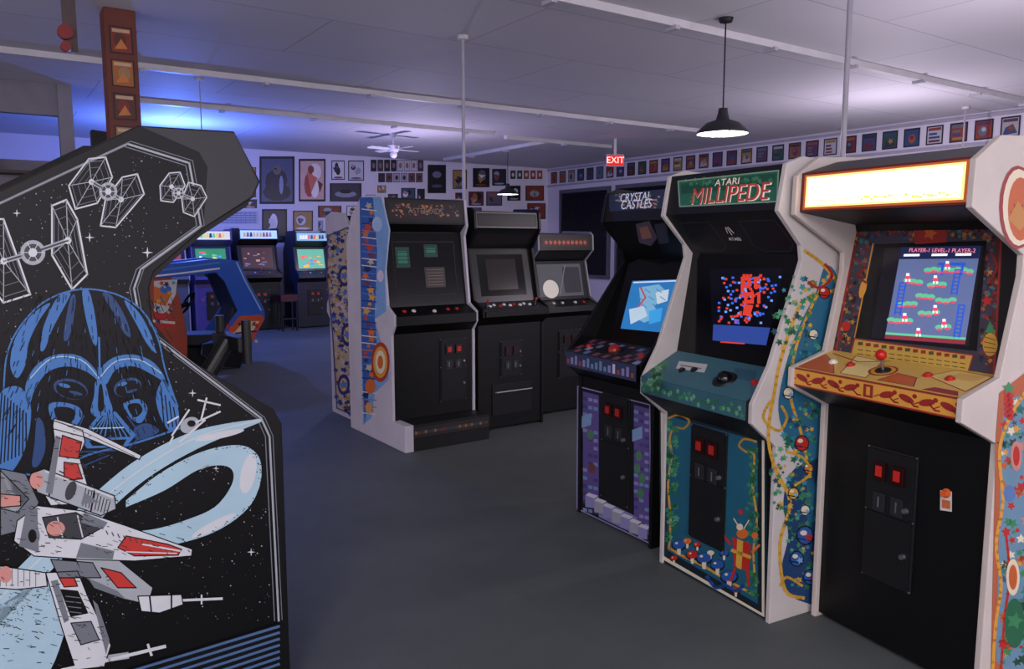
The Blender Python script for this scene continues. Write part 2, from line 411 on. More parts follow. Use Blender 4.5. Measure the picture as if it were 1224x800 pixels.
for _ in range(900):
    if cnt>46: break
    w=random.uniform(8,19); h=random.uniform(9,20); x=random.uniform(286,650-w); y=random.uniform(192+ (x-300)*.03,268-h)
    if any(x<b[2]+1.5 and x+w>b[0]-1.5 and y<b[3]+1.5 and y+h>b[1]-1.5 for b in used): continue
    rp(x,y,x+w,y+h); cnt+=1

# ---------------------------------------------------------------- space cabinet, large foreground
ang=math.atan2(.7507,-.6606)
SW=Cab('arcade_cabinet',-.79,2.53,ang,.64); S=SW.LS
sil=[(345,742),(337,507),(327,489),(217,425),(196,402),(182,383),(178,345),(184,325),(245,272),(303,236),(311,217),(280,157),(165,150),(0,229)]
loc=[(0,0)]+[(lambda q:(-q[0],q[1]))(S.uv(a,b)) for a,b in sil]
yb=loc[-1][0]
loc+= [(yb+.10,loc[-1][1]-.10),(yb+.12,1.3),(yb+.12,0)]
loc[0]=(loc[1][0],0)
GRY=mat('2a2a2d',.45)
SW.sides(loc,BLK,.022,GRY)
cy=sum(a for a,b in loc)/len(loc)
mb=MB(); mb.prism([(.022,y*.96+cy*.04,max(.02,z*.985)) for y,z in loc],(.596,0,0),BLK); mb.done('carcass',SW)
yy,zz=loc[3]; 
mb=MB(); mb.cyl((.32,yy+.10,zz+.08),(.32,yy+.02,zz+.2),.03,.03,BLK2)
mb.box((.2,yy-.02,zz+.17),(.44,yy+.03,zz+.22),BLK2)
for x in(.2,.44): mb.cyl((x,yy,zz+.13),(x,yy,zz+.28),.016,.016,BLK2)
mb.done('flight_yoke',SW,bevel=.003)
A=Art(S,.0008)
WL=mat('c9ccd0',.4); W2=mat('9fa4aa',.4); BL=mat('3a6fae',.4); LB=mat('a4c2d0',.4); RD=mat('b8332c',.4); PK=mat('c98a80',.4); DK=mat('060607',.4,spec=.25); GL=mat('6d727a',.4); G3=mat('35373c',.4)
A.P([(170,152),(280,159),(308,217),(301,234),(243,272),(248,200),(238,182)],mat('333337',.5),0)
art=[(0,243),(152,172),(226,195),(240,270),(168,322),(160,345),(166,378),(186,404),(312,500),(322,522),(333,742),(333,800),(-60,960),(-60,272)]
inn=[(0,250),(153,178),(222,200),(235,267),(163,318),(155,345),(161,380),(183,408),(307,503),(316,524),(327,745),(-60,890),(-60,280)]
A.P(art,DK,1)
A.L(art[:-3],2.4,W2,2); A.L([(x-4,y+3) if i<3 else (x-5,y) for i,(x,y) in enumerate(art[:-3])],1.2,GL,2)
A.L([(x+4,y-3) if i<3 else (x+4,y-1) for i,(x,y) in enumerate(art[:-3])],1.0,GL,2)
def star(x,y,r):
    A.P([(x,y-r),(x+r*.15,y-r*.15),(x+r,y),(x+r*.15,y+r*.15),(x,y+r),(x-r*.15,y+r*.15),(x-r,y),(x-r*.15,y-r*.15)],WL,3)
for _ in range(1300):
    x,y=random.uniform(-40,325),random.uniform(180,745)
    if inside(x,y,inn):
        r=random.choice((.3,.4,.5,.6,.9)); A.E(x,y,r,r,W2,2,n=5)
for a in((107,284,6),(176,302,7),(300,660,5),(230,470,5),(258,560,4),(20,255,5)): star(*a)
def wing(c,pts,w=2):
    A.L(pts,w,WL,4,closed=True)
    mx=sum(p[0] for p in pts)/len(pts); my=sum(p[1] for p in pts)/len(pts)
    ins=[(mx+(a-mx)*.86,my+(b-my)*.86) for a,b in pts]; A.P(ins,DK,4); A.L(ins,w*.4,GL,5,closed=True)
    for t in(.3,.6): 
        q=[(mx+(a-mx)*t,my+(b-my)*t) for a,b in pts]; A.L(q,w*.3,GL,5,closed=True)
    for q in pts: A.L([(mx,my),q],w*.5,W2,5)
    A.L([(mx,my),c],w*2.6,W2,6); A.L([(mx,my),c],w*1.0,G3,7)
    A.E(mx,my,w*2,w*2,WL,7,n=8)
def fighter(c,r,wl,wr,w=2):
    wing(c,wl,w); wing(c,wr,w)
    A.E(c[0],c[1],r,r,W2,7); A.E(c[0],c[1],r*.7,r*.7,G3,8); A.E(c[0],c[1],r*.35,r*.35,WL,9)
    for k in range(6):
        t=k*math.pi/3; A.L([(c[0]+r*.3*math.cos(t),c[1]+r*.3*math.sin(t)),(c[0]+r*.9*math.cos(t),c[1]+r*.9*math.sin(t))],.8,WL,9)
fighter((129,229),11,[(106,190),(126,188),(134,212),(116,243),(90,250),(82,222)],[(146,212),(164,208),(172,232),(138,272),(120,270),(126,238)],1.8)
fighter((213,231),7,[(202,207),(215,206),(221,222),(207,242),(192,240),(191,222)],[(225,218),(240,222),(247,236),(232,259),(219,254),(217,238)],1.4)
fighter((39,302),15,[(-18,262),(4,262),(20,306),(36,352),(4,362),(-20,330)],[(62,246),(79,239),(92,262),(104,328),(86,346),(62,305)],2.2)
# dark helmet in blue ink
def blob(pts,m=BL,l=8,n=4): A.P(sm(pts,n,True),m,l)
DB=mat('1d3f70',.4)
A.P(sm([(-6,560),(0,470),(8,420),(24,388),(56,358),(94,345),(136,350),(170,370),(190,404),(198,440),(212,480),(216,516),(170,530),(110,545),(60,580),(0,600)],4,True),mat('050508',.4,spec=.25),3)
A.L(sm([(4,470),(8,424),(24,390),(54,360),(94,346),(136,351),(169,371),(188,404),(197,442),(212,486)],6),2,BL,9)
blob([(12,436),(18,404),(38,376),(60,362),(46,384),(34,410),(30,436),(20,452)])
blob([(68,356),(84,350),(76,368),(62,394),(54,416),(48,418),(52,390)])
blob([(98,348),(106,348),(112,370),(116,400),(114,414),(108,402),(101,374)])
blob([(122,351),(134,354),(150,380),(156,402),(148,398),(134,372)],DB)
blob([(148,359),(166,374),(180,400),(187,422),(176,412),(164,390)])
blob([(84,356),(90,354),(88,380),(82,404),(76,406),(78,384)],DB)
blob([(30,462),(42,438),(66,424),(96,426),(117,446),(124,462),(106,446),(82,438),(58,444),(42,464),(34,486)])
blob([(117,446),(134,428),(160,424),(184,434),(200,458),(182,448),(160,438),(138,442),(126,460)])
A.L([(118,404),(119,446)],2.4,BL,9); A.L(sm([(36,452),(62,428),(96,430),(118,452)],4),1.2,LB,10); A.L(sm([(120,450),(138,432),(166,430),(192,446)],4),1.2,LB,10)
for cx,cy_,rx,ry,ro in((84,465,21,12,14),(152,463,17,11,-16)):
    A.E(cx,cy_,rx,ry,DB,9,rot=ro); A.E(cx+1,cy_+1.5,rx*.9,ry*.84,DK,10,rot=ro); A.E(cx-rx*.35,cy_-ry*.35,rx*.34,ry*.2,BL,11,rot=ro); A.E(cx+rx*.3,cy_+ry*.4,rx*.4,ry*.16,DB,11,rot=ro)
blob([(114,456),(124,456),(130,476),(134,492),(120,500),(108,492),(112,474)],BL,9); blob([(118,462),(122,462),(124,488),(117,490)],DK,10)
blob([(58,484),(76,481),(94,487),(98,497),(90,510),(76,522),(64,508)]); blob([(64,489),(82,487),(90,495),(77,513)],DK,9)
blob([(148,482),(166,477),(176,488),(169,505),(158,502),(150,490)]); blob([(152,485),(165,482),(170,491),(160,499)],DK,9)
A.P([(121,492),(94,524),(104,536),(150,534),(162,520),(138,492)],BL,10); A.P([(122,497),(100,524),(156,522),(137,497)],DK,11)
for k in range(8): A.L([(124+k*1.7,498),(105+k*6.6,522)],1.6,BL,12)
A.L([(110,512),(147,511)],1.4,LB,13); A.P([(106,527),(151,525),(147,532),(110,533)],DK,11)
A.L([(100,497),(88,524),(98,540),(152,538),(168,520),(152,498)],1.6,DB,9)
blob([(0,470),(22,462),(36,482),(34,520),(20,556),(-8,580),(-10,510)]); 
for k in range(9): A.L([(2+k*3.6,470+k*3),(-4+k*4.4,556-k*2)],1.7,DK,9)
blob([(196,452),(206,468),(214,500),(204,516),(192,500),(186,474)],BL); 
for k in range(4): A.L([(192+k*5,466+k*7),(196+k*5,510)],1.5,DK,9)
blob([(44,500),(52,508),(54,536),(46,556),(38,556),(41,530)],DB)
A.L(sm([(20,566),(60,566),(104,544),(160,530),(214,512)],4),2.4,BL,9); blob([(160,512),(176,506),(190,516),(164,526)],DB)
A.L(sm([(40,574),(90,560),(130,544)],4),1.6,DB,9)
for _ in range(420):   # ink hatching over the helmet
    x,y=random.uniform(5,205),random.uniform(352,520)
    s_=(x-105)/100; l_=random.uniform(4,10); A.L([(x,y),(x+s_*l_*.5,y+l_)],random.uniform(.5,1.1),DK,14)
for _ in range(120):
    x,y=random.uniform(20,190),random.uniform(362,500); t=abs((x-105)/95)
    if random.random()<t: A.L([(x,y),(x+(x-105)/100*3,y+6)],.7,BL,13)
# battle-station rings
def band(o,i,m,l=10): A.P(sm(o,5)+sm(i,5)[::-1],m,l)
band([(-60,760),(0,700),(60,640),(110,592),(165,548),(235,514),(312,500)],[(-60,810),(0,745),(66,676),(120,620),(172,574),(236,536),(312,504)],LB,15)
band([(150,598),(190,566),(240,540),(285,532),(308,545),(311,575),(295,608),(255,636),(200,652),(150,655)],[(150,606),(196,586),(235,562),(262,556),(277,562),(276,580),(256,606),(220,622),(185,632),(150,636)],LB,15)
band([(-60,770),(-10,730),(40,700),(80,690),(100,700)],[(-60,900),(-20,900),(20,850),(60,800),(80,745)],LB,15)
A.L(sm([(-60,775),(0,714),(66,650),(118,600),(172,558),(236,522),(310,502)],5),1.4,WL,16)
A.E(296,566,9,24,WL,16,rot=12); A.E(262,520,30,4,WL,16,rot=-12); A.E(255,628,30,5,WL,16,rot=-28)
ring_o=sm([(150,598),(190,566),(240,540),(285,532),(308,545),(311,575),(295,608),(255,636),(200,652),(150,655)],3)
for (x,y) in ring_o:
    for _ in range(6): A.E(x+random.gauss(0,2.5),y+random.gauss(0,2.5),random.uniform(.5,1.3),.7,DK,17,n=5)
for _ in range(300):
    x=random.uniform(-20,150); y=748-x*.98+random.gauss(0,14)
    A.E(x,y,random.uniform(.5,1.2),.6,DK,17,n=5)
# star-fighter with crossed wings
LO=6
def pp(pts,m,l=14): A.P(pts,m,l+LO); A.L(pts,1.3,DK,l+1+LO,closed=True)
def LL(pts,w,m,l): A.L(pts,w,m,l+LO)
def EE(*a,**k): a=list(a); a[5]+=LO; A.E(*a,**k)
pp([(62,502),(98,514),(101,528),(94,545),(104,580),(120,600),(60,604),(52,590),(66,540)],WL)
pp([(74,520),(97,528),(93,548),(70,545)],RD,15); pp([(76,552),(92,554),(98,572),(76,574)],RD,15)
pp([(64,500),(104,512),(168,544),(166,549),(100,522),(62,512)],WL,15); LL([(80,509),(104,518),(160,545)],.8,G3,17)
pp([(36,566),(52,560),(136,592),(138,608),(120,616),(44,588)],W2,16); EE(43,574,8,10,PK,18); EE(84,586,6,12,G3,18,rot=20); LL([(62,570),(58,592)],2,DK,18); LL([(112,586),(108,610)],2,DK,18); LL([(54,563),(134,594)],2,WL,18)
pp([(0,560),(30,566),(46,600),(30,632),(0,640)],GL,15); pp([(0,590),(24,592),(24,604),(0,606)],PK,16)
pp([(-30,575),(0,562),(34,596),(20,612),(-30,600)],W2,15)
pp([(20,622),(44,604),(96,610),(150,628),(200,646),(229,656),(228,664),(160,670),(100,668),(40,664),(16,646)],WL,18)
pp([(150,640),(200,650),(216,656),(212,663),(160,664),(140,654)],RD,19); LL([(170,650),(214,658)],2,WL,21); LL([(150,659),(210,661)],1.4,WL,21)
pp([(50,618),(90,612),(122,630),(96,644),(58,642)],G3,19); LL([(68,618),(74,641)],1.6,WL,21); LL([(92,616),(98,641)],1.6,WL,21)
EE(66,631,11,9,PK,21); EE(38,640,9,13,GL,21); EE(38,640,5,8,DK,22)
pp([(88,664),(140,668),(182,702),(176,722),(150,716),(100,690)],W2,16); pp([(120,678),(144,684),(162,702),(140,702)],RD,17)
pp([(164,712),(216,710),(218,722),(190,732),(168,730)],WL,18); LL([(216,717),(264,715)],3,WL,18); LL([(178,712),(180,730)],2,DK,20); LL([(240,711),(240,721)],2,WL,19); LL([(204,711),(204,726)],2,DK,20)
pp([(-30,672),(0,676),(54,684),(56,700),(20,704),(-30,700)],WL,17); EE(6,686,8,10,PK,19)
pp([(54,684),(92,682),(104,712),(132,770),(124,796),(90,800),(74,752)],WL,17); pp([(72,704),(92,706),(104,732),(84,736)],DK,18); pp([(84,744),(108,742),(118,764),(96,770)],GL,18); pp([(70,690),(88,690),(92,700),(76,701)],RD,19)
LL([(74,800),(130,788),(196,772)],4,WL,19); LL([(130,786),(150,783)],8,W2,18); LL([(176,770),(180,782)],3,WL,20)
pp([(60,668),(110,672),(120,690),(70,690)],GL,17)
for q in([(30,612),(44,606),(46,660),(22,652)],[(100,612),(128,624),(122,632),(96,624)],[(96,648),(136,658),(134,668),(90,666)],[(66,520),(72,522),(62,590),(54,588)],[(100,588),(118,600),(96,602)],[(104,690),(140,706),(150,716),(112,702)],[(60,694),(68,692),(82,740),(76,744)],[(110,716),(116,722),(130,764),(126,782)]): A.P(q,GL,20+LO)
for k in range(9): LL([(102+k*3.6,583+k*2.0),(98+k*3.6,604+k*1.2)],1,DK,19)
for k in range(12): LL([(126+k*7,634+k*2),(128+k*7,638+k*2)],1.4,G3,20)
for k in range(7): LL([(0+k*7,676+k*1.2),(0+k*7,700)],1,GL,18)
for k in range(5): LL([(78,712+k*6),(96,714+k*6)],1,GL,19)
for _ in range(520):
    x,y=random.uniform(-10,225),random.uniform(505,795)
    if (y<650 and y>556+x*.28 ) or (x<130 and y>680) or (55<x<120 and y<605) or abs(y-(640+(x-100)*.1))<28:
        A.L([(x,y),(x+random.uniform(2,7),y+random.uniform(-1,3))],random.uniform(.5,1),random.choice((DK,G3,DK)),23+LO)
A.E(226,508,12,9,W2,20,rot=-30)
for a in ([(205,520),(225,490)],[(214,528),(244,502)],[(200,505),(212,498)],[(236,478),(262,484)],[(240,500),(246,476)],[(226,508),(262,492)],[(206,522),(202,530)]): A.L(a,2.2,WL,21)
A.E(228,506,5,4,DK,22); A.L([(240,560),(248,556)],2,W2,18)
BS=mat('4a6890',.4)
A.P([(334,744),(-60,864),(-60,1000),(334,840)],mat('0c0d12',.4,spec=.25),30)
for k in range(9):
    o=k*7.5; A.L([(332,748+o),(160,800+o*1.15),(-60,868+o*1.3)],3.0,BS,32)
A.done('side_art')

# ---------------------------------------------------------------- right row
def swirl(A,pts,w,m,l,n=5): A.L(sm(pts,n),w,m,l)
MC=Cab('arcade_cabinet',.719,3.643,math.atan2(-.883,.469),.707)
prof=[(0,0),(0,.74),(-.137,.85),(-.137,.925),(-.05,1.075),(.10,1.48),(.09,1.54),(-.04,1.67),(-.005,1.85),(.08,1.88),(.45,1.86),(.70,1.5),(.70,0)]
MW=mat('cbc4c0',.4)
MC.sides(prof,MW,.022,MW)
cont=[(.012,.02),(.012,.75),(-.148,.86),(-.148,.935),(.06,1.04),(.14,1.50),(-.025,1.675),(.005,1.85)]
TEAL=mat('1f5f78',.4)
MC.body(cont,[(.45,1.84),(.68,1.49),(.68,.02)],{})
sf,su,sf2,st,ss,sk,smq=MC.seg
A=Art(sf); 
GRN=mat('3f8a5a',.4); GR2=mat('2a6a48',.4); YL=mat('d8a840',.4); ORG=mat('d8702c',.4); CR=mat('e8dcc0',.4); BLU=mat('2a5aa8',.4); RED=mat('c02c24',.4)
A.P([(788,484),(916,518),(918,742),(789,670)],mat('0f2a38'),0)
A.P([(790,487),(914,520),(914,738),(791,668)],CR,1)
A.P([(793,490),(911,523),(911,733),(794,665)],mat('10202c'),2)
A.P([(798,497),(906,527),(906,722),(798,658)],TEAL,3)
swirl(A,[(800,500),(812,496),(824,503),(818,512),(806,512),(801,525),(803,545),(799,580),(802,620),(800,655)],2.6,YL,4)
swirl(A,[(904,528),(890,525),(884,533),(892,540),(902,545),(900,580),(905,620),(901,660),(904,700)],2.6,YL,4)
swirl(A,[(800,655),(815,664),(840,676),(870,694),(904,712)],3,YL,4)
for k in range(60):
    y=random.uniform(505,650); A.leaf(802+random.uniform(-4,8),y,random.uniform(2.5,5),random.choice((GRN,GR2,mat('5aa87a'))),5)
for k in range(55):
    y=random.uniform(600,715); A.leaf(900+random.uniform(-8,6),y,random.uniform(2.5,4.6),random.choice((GRN,GR2)),5)
for k in range(30):
    y=random.uniform(535,600); A.leaf(900+random.uniform(-5,5),y,random.uniform(2.5,4),random.choice((GRN,GR2)),5)
for x,y,r,c in((812,652,9,BLU),(828,664,8,RED),(842,668,10,BLU),(858,676,9,BLU),(872,690,11,BLU),(822,648,6,ORG),(806,668,5,RED),(866,662,6,BLU),(834,652,5,RED),(850,662,5,CR),(880,706,6,RED)):
    A.E(x,y,r,r*.75,mat('0c1626'),6); A.E(x,y-1,r*.85,r*.6,c,7); A.E(x-r*.3,y-r*.3,r*.2,r*.15,CR,8); A.P([(x-r*.25,y+r*.4),(x+r*.3,y+r*.4),(x+r*.2,y+r*1.3),(x-r*.2,y+r*1.2)],CR,7)
A.P([(876,642),(898,650),(896,684),(878,676)],RED,8); A.P([(882,644),(889,647),(887,681),(880,678)],YL,9); A.L([(876,658),(897,666)],4,YL,9)
A.E(888,638,7,6,ORG,10); A.E(885,630,4,4,CR,11); A.L([(873,650),(866,640)],3,RED,10); A.L([(900,660),(908,652)],3,ORG,10)
A.L([(880,678),(874,694)],3,RED,10); A.L([(894,684),(896,700)],3,RED,10); A.L([(884,630),(878,620)],1.2,CR,11); A.L([(890,632),(896,622)],1.2,CR,11)
swirl(A,[(890,700),(880,706),(868,700),(856,702),(846,690)],4,BLU,10)
A.E(903,640,4,4,ORG,10); A.E(886,612,3,3,RED,10)
A.done('front_art')
u0,_=sf.uv(826,580); u1,_=sf.uv(869,580); _,v1=sf.uv(848,512); _,v0=sf.uv(848,652)
MC.coin_door(sf,u0,u1,v0,v1,red=.12)
A=Art(st); TG=mat('3c6a78',.45)
A.mode='uv'; L=math.dist((-.148,.935),(.06,1.04)); A.R(.025,.0,.682,L,TG,0)
A.mode='px'
for k in range(40):
    t=random.random(); A.leaf(772+12*t+random.uniform(-3,14),468-38*t+random.uniform(-2,4),random.uniform(3,5),random.choice((GRN,GR2,mat('7ab88a'))),1)
A.P([(812,432),(846,436),(842,446),(808,441)],mat('c8c8c8'),2); A.L([(814,437),(838,441)],1.2,mat('555560'),3)
A.P([(878,440),(905,444),(902,458),(878,452)],mat('30586a'),2)
A.done('panel_art')
MC.trackball(st,.47,.10,mat('0c0c10',.15)); 
MC.buttons(st,[(.2,.1,BLK2),(.26,.12,BLK2),(.62,.12,RED)])
A=Art(sf2); A.mode='uv'; A.R(.022,0,.685,.075,mat('35606e',.45),0)
for k in range(44): A.leaf(.03+k*.0148,.033+random.uniform(-.02,.02),.014,random.choice((GRN,GR2,mat('6aa878'))),1)
A.done('panel_front_art')
A=Art(su); A.mode='uv'; Ls=math.dist((.012,.75),(-.148,.86)); A.R(.022,0,.685,Ls,mat('12181c',.5),0); A.done('panel_underside')
A=Art(ss); A.mode='uv'; Lb=math.dist((.06,1.04),(.14,1.50)); A.R(.022,0,.685,Lb,GLS,0)
A.mode='px'
A.P([(848,322),(938,320),(917,414),(852,408)],mat('0a0c1a',.15,.1),1)
BB=glow('2c5cc8',.9); RR=glow('c83424',.8); C2=glow('6090d8',.9)
A.P([(853,388),(921,392),(916,413),(852,407)],glow('26408c',.7),2)
for k in range(120):
    y=random.uniform(330,386); x=random.uniform(858,934-(y-320)*.25); c=random.choice((BB,BB,C2,RR)); A.R(x,y,x+3,y+2.6,c,3)
for k in range(20):
    x=random.choice((880,884,888,892,896,900,904,908,912)); y=328+random.randrange(0,13)*4; A.R(x,y,x+3.4,y+3.2,RR,4)
# lettering made of blocks
pat=["111011","101010","111011","100000","011101","010101","011101"]
for r_,row in enumerate(pat):
    for c_,ch in enumerate(row):
        if ch=='1': A.R(886+c_*3.9,331+r_*4.6,889.9+c_*3.9,335.6+r_*4.6,RR,5)
A.P([(890,364),(901,365),(897,378),(888,377)],RR,5)
A.L([(862,409),(890,411)],1.6,RR,5)
A.done('screen_image')
A=Art(sk); A.mode='uv'; Lk=math.dist((.14,1.5),(-.025,1.675)); A.R(.022,0,.685,Lk,mat('101013',.45,spec=.3),0)
G5=mat('404046',.4)
for q in ([(.05,.06),(.1,.02),(.24,.02),(.28,.05),(.27,.19),(.08,.19)],[(.44,.05),(.48,.02),(.62,.02),(.66,.06),(.64,.19),(.45,.19)]): A.L(q,.003,G5,1,closed=True)
A.done('speaker_panel')
text(sk,'/|\\',.36,.14,.05,WHT,'uv'); text(sk,'ATARI',.36,.09,.026,WHT,'uv')
A=Art(smq); A.mode='uv'; Lm=math.dist((-.025,1.675),(.005,1.85)); A.R(.022,0,.685,Lm,BLK2,0)
A.mode='px'; A.P([(811,217),(931,204),(929,241),(813,247)],mat('24604a',.35,.12),1); A.P([(814,219),(928,207),(926,223),(815,232)],mat('184838',.35,.12),2)
for k in range(80): A.leaf(random.uniform(816,926),random.choice((random.uniform(212,220),random.uniform(236,242))),random.uniform(1.6,3.6),random.choice((GRN,mat('4a8a68'),GR2)),3)
A.L([(811,217),(931,204),(929,241),(813,247)],1.6,mat('8aa890'),4,closed=True)
A.done('marquee_art')
text(smq,'ATARI',870,218,.04,mat('f0d8c8',.4,.2),'px',.004,1.3); text(smq,'MILLIPEDE',871,233,.100,mat('b83a32',.4,.2),'px',.004,1.0); text(smq,'MILLIPEDE',871.8,233.8,.100,mat('f0e8d8',.4,.2),'px',.003,1.02)
# white side with garden art
A=Art(MC.RS)
A.P(sm([(986,318),(975,350),(955,390),(938,440),(930,490),(942,530),(962,560),(968,640),(1000,640),(1004,380),(1000,330)],4,True),mat('2a6a8a'),1)
A.P(sm([(950,560),(936,600),(942,640),(934,680),(942,712),(1000,712),(1000,560)],4,True),mat('20406e'),1)
swirl(A,[(962,300),(985,318),(1000,345),(960,360),(936,420),(925,470),(918,520),(926,560),(944,600),(932,650),(938,705),(960,715)],4,YL,2)
swirl(A,[(990,330),(968,370),(950,420),(944,470),(958,520),(968,570)],3.4,YL,2)
for k in range(330):
    y=random.uniform(330,702); x=950+14*math.sin(y*.03)+random.uniform(-16,30)+max(0,(380-y)*.4); A.leaf(x,y,random.uniform(2,5),random.choice((GRN,GR2,GRN,mat('5aa87a'),YL,mat('3a90a0'),mat('1c4c60'))),3)
for x,y,r,c in((962,640,11,BLU),(952,668,9,BLU),(958,530,9,RED),(985,350,7,RED),(948,590,7,YL),(968,690,9,BLU),(942,470,7,CR),(952,442,5,YL),(972,400,6,CR),(962,610,6,CR),(966,560,6,ORG)):
    A.E(x,y,r,r*1.1,mat('0c1626'),4,n=12); A.E(x,y,r*.85,r*.95,c,5,n=9); A.E(x-2,y-3,r*.4,r*.3,CR,6,n=7); A.L([(x-r,y+r*.3),(x+r*.8,y+r*.6)],1.4,mat('0c1626'),7); A.leaf(x+r*.4,y+r*.2,r*.5,random.choice((YL,RED,mat('7ab0d0'))),8)
swirl(A,[(920,480),(912,500),(930,515),(940,500),(934,486)],3.2,YL,6); swirl(A,[(932,700),(940,690),(958,700)],3,YL,6)
swirl(A,[(986,316),(994,330),(980,344),(966,338)],3,RED,6); swirl(A,[(940,540),(960,548),(968,566),(950,580)],3,YL,6)
A.done('side_art')

# castle cabinet
CC=Cab('arcade_cabinet',.378,4.355,math.atan2(-.861,.508),.645)
prof=[(0,0),(0,.80),(-.07,.86),(-.09,.95),(-.02,1.02),(.30,1.44),(.28,1.52),(.135,1.66),(.17,1.82),(.25,1.85),(.55,1.83),(.75,1.4),(.75,0)]
CC.sides(prof,BLK,.02)
cont=[(.012,.02),(.012,.80),(-.10,.87),(-.10,.95),(.10,1.01),(.33,1.46),(.15,1.665),(.18,1.82)]
CC.body(cont,[(.55,1.8),(.73,1.4),(.73,.02)])
sf,su,sf2,st,ss,sk,smq=CC.seg
A=Art(sf); PU=mat('5a4a8a'); LP=mat('8a86b8'); SB2=mat('6a8ab0'); GB=mat('9a9aa8')
A.P([(691,462),(777,484),(778,650),(690,608)],mat('0c0d12'),0)
for (x0,x1,y0,y1,sl) in((697,716,468,606,.2),(758,776,484,640,.25)):
    A.P([(x0,y0),(x1,y0+5),(x1,y1),(x0,y1-8)],PU,1)
    for k in range(15):
        y=y0+6+k*9.5
        for j in range(3):
            xx=x0+j*6.4; A.P([(xx,y+j*1.5),(xx+5,y+1+j*1.5),(xx+5,y+5+j*1.5),(xx,y+4+j*1.5)],random.choice((LP,SB2,PU,mat('443a70'))),2)
    A.P([(x0-2,y0+30),(x0+10,y0+26),(x0+10,y0+40),(x0-2,y0+44)],mat('7a9ac0'),3)
for k in range(7):
    x=700+k*10.5; y=592+k*6.2; A.P([(x,y),(x+11,y+4),(x+11,y+16),(x,y+14)],GB if k%2 else LP,3); A.P([(x,y),(x+11,y+4),(x+15,y+1),(x+4,y-3)],mat('c8c8d0'),4)
A.P([(716,596),(762,618),(762,640),(716,618)],mat('7a78a8'),2)
for x,y in((708,560),(764,545),(766,590),(706,520),(762,560),(768,572)): A.E(x,y,4,6,random.choice((mat('8a7a40'),mat('6a3a3a'),mat('4a7a5a'))),5)
A.L([(691,462),(777,484),(778,650),(690,608)],1.4,LP,5,closed=True)
A.done('front_art')
u0,_=sf.uv(720,540); u1,_=sf.uv(753,540); _,v1=sf.uv(736,472); _,v0=sf.uv(736,600)
CC.coin_door(sf,u0,u1,v0,v1,red=.1)
A=Art(st); A.mode='uv'; A.R(.02,0,.625,.209,mat('20202c'),0)
for i in range(14):
    for j in range(4):
        if (i+j)%2: A.R(.03+i*.042,.01+j*.045,.07+i*.042,.05+j*.045,random.choice((mat('6a78a8'),mat('9aa0c8'),mat('8a4a5a'))),1)
A.R(.2,.05,.45,.16,mat('15151c'),2); A.done('panel_art')
A=Art(sf2); A.mode='uv'; A.R(.02,0,.625,.08,mat('303858'),0)
for i in range(16): A.R(.03+i*.037,.015,.052+i*.037,.04+(i%3)*.012,random.choice((LP,mat('c8c8d8'),mat('a04a3a'),SB2)),1)
A.done('panel_front_art')
CC.trackball(st,.33,.1,mat('a02820',.2)); CC.buttons(st,[(.1,.1,RED),(.55,.1,RED)])
A=Art(ss); A.mode='uv'; Lb=math.dist((.10,1.01),(.33,1.46)); A.R(.02,0,.625,Lb,GLS,0); A.mode='px'
A.P([(756,336),(811,334),(796,398),(742,393)],glow('2a78b8',.6),1)
A.P([(764,344),(788,340),(800,352),(782,366),(790,378),(770,386),(756,378),(766,364)],glow('7ab0d0',.6),2)
A.P([(752,370),(770,366),(774,378),(754,388)],glow('b8d0e0',.6),3); A.P([(784,350),(800,346),(798,360),(786,364)],glow('d0e0e8',.5),3)
for k in range(9): A.L([(758+k*4.5,346+(k%3)*9),(764+k*4.5,350+(k%3)*9)],1,glow('3a80b8',.6),4)
A.P([(776,372),(792,368),(790,384),(776,388)],glow('3a9ad8',.7),3); A.L([(766,344),(772,356),(764,366)],2,glow('b04048',.8),4); A.L([(758,338),(808,336)],1.5,glow('c8d0e8',.8),4)
A.done('screen_image')
A=Art(sk); A.mode='uv'; A.R(.02,0,.625,math.dist((.33,1.46),(.15,1.665)),mat('0a0a0d',.4),0); A.mode='px'
A.P([(760,268),(776,264),(786,284),(778,294),(764,290)],mat('5a4a5a'),1); A.P([(764,272),(774,270),(780,284),(768,286)],mat('9a6a5a'),2); A.P([(782,268),(796,266),(800,290),(788,292)],mat('3a3a4a'),1)
A.done('speaker_panel')
A=Art(smq); A.mode='uv'; A.R(.02,0,.625,.158,BLK2,0); A.mode='px'; A.P([(728,233),(796,226),(792,249),(729,253)],mat('26304a',.4,.12),1)
for k in range(60): A.R(*(lambda x,y:(x,y,x+3,y+2))(random.uniform(730,788),random.uniform(231,248)),random.choice((mat('a87a9a',.4,.2),mat('4a6a60',.4,.2),mat('30405a'),mat('a08060',.4,.2),mat('1a2030'))),2)
A.done('marquee_art')
text(smq,'CRYSTAL',760,236,.062,mat('d8d8e8',.4,.25),'px',.004,1.0); text(smq,'CASTLES',761,245,.066,mat('d8d8e8',.4,.25),'px',.004,1.0)

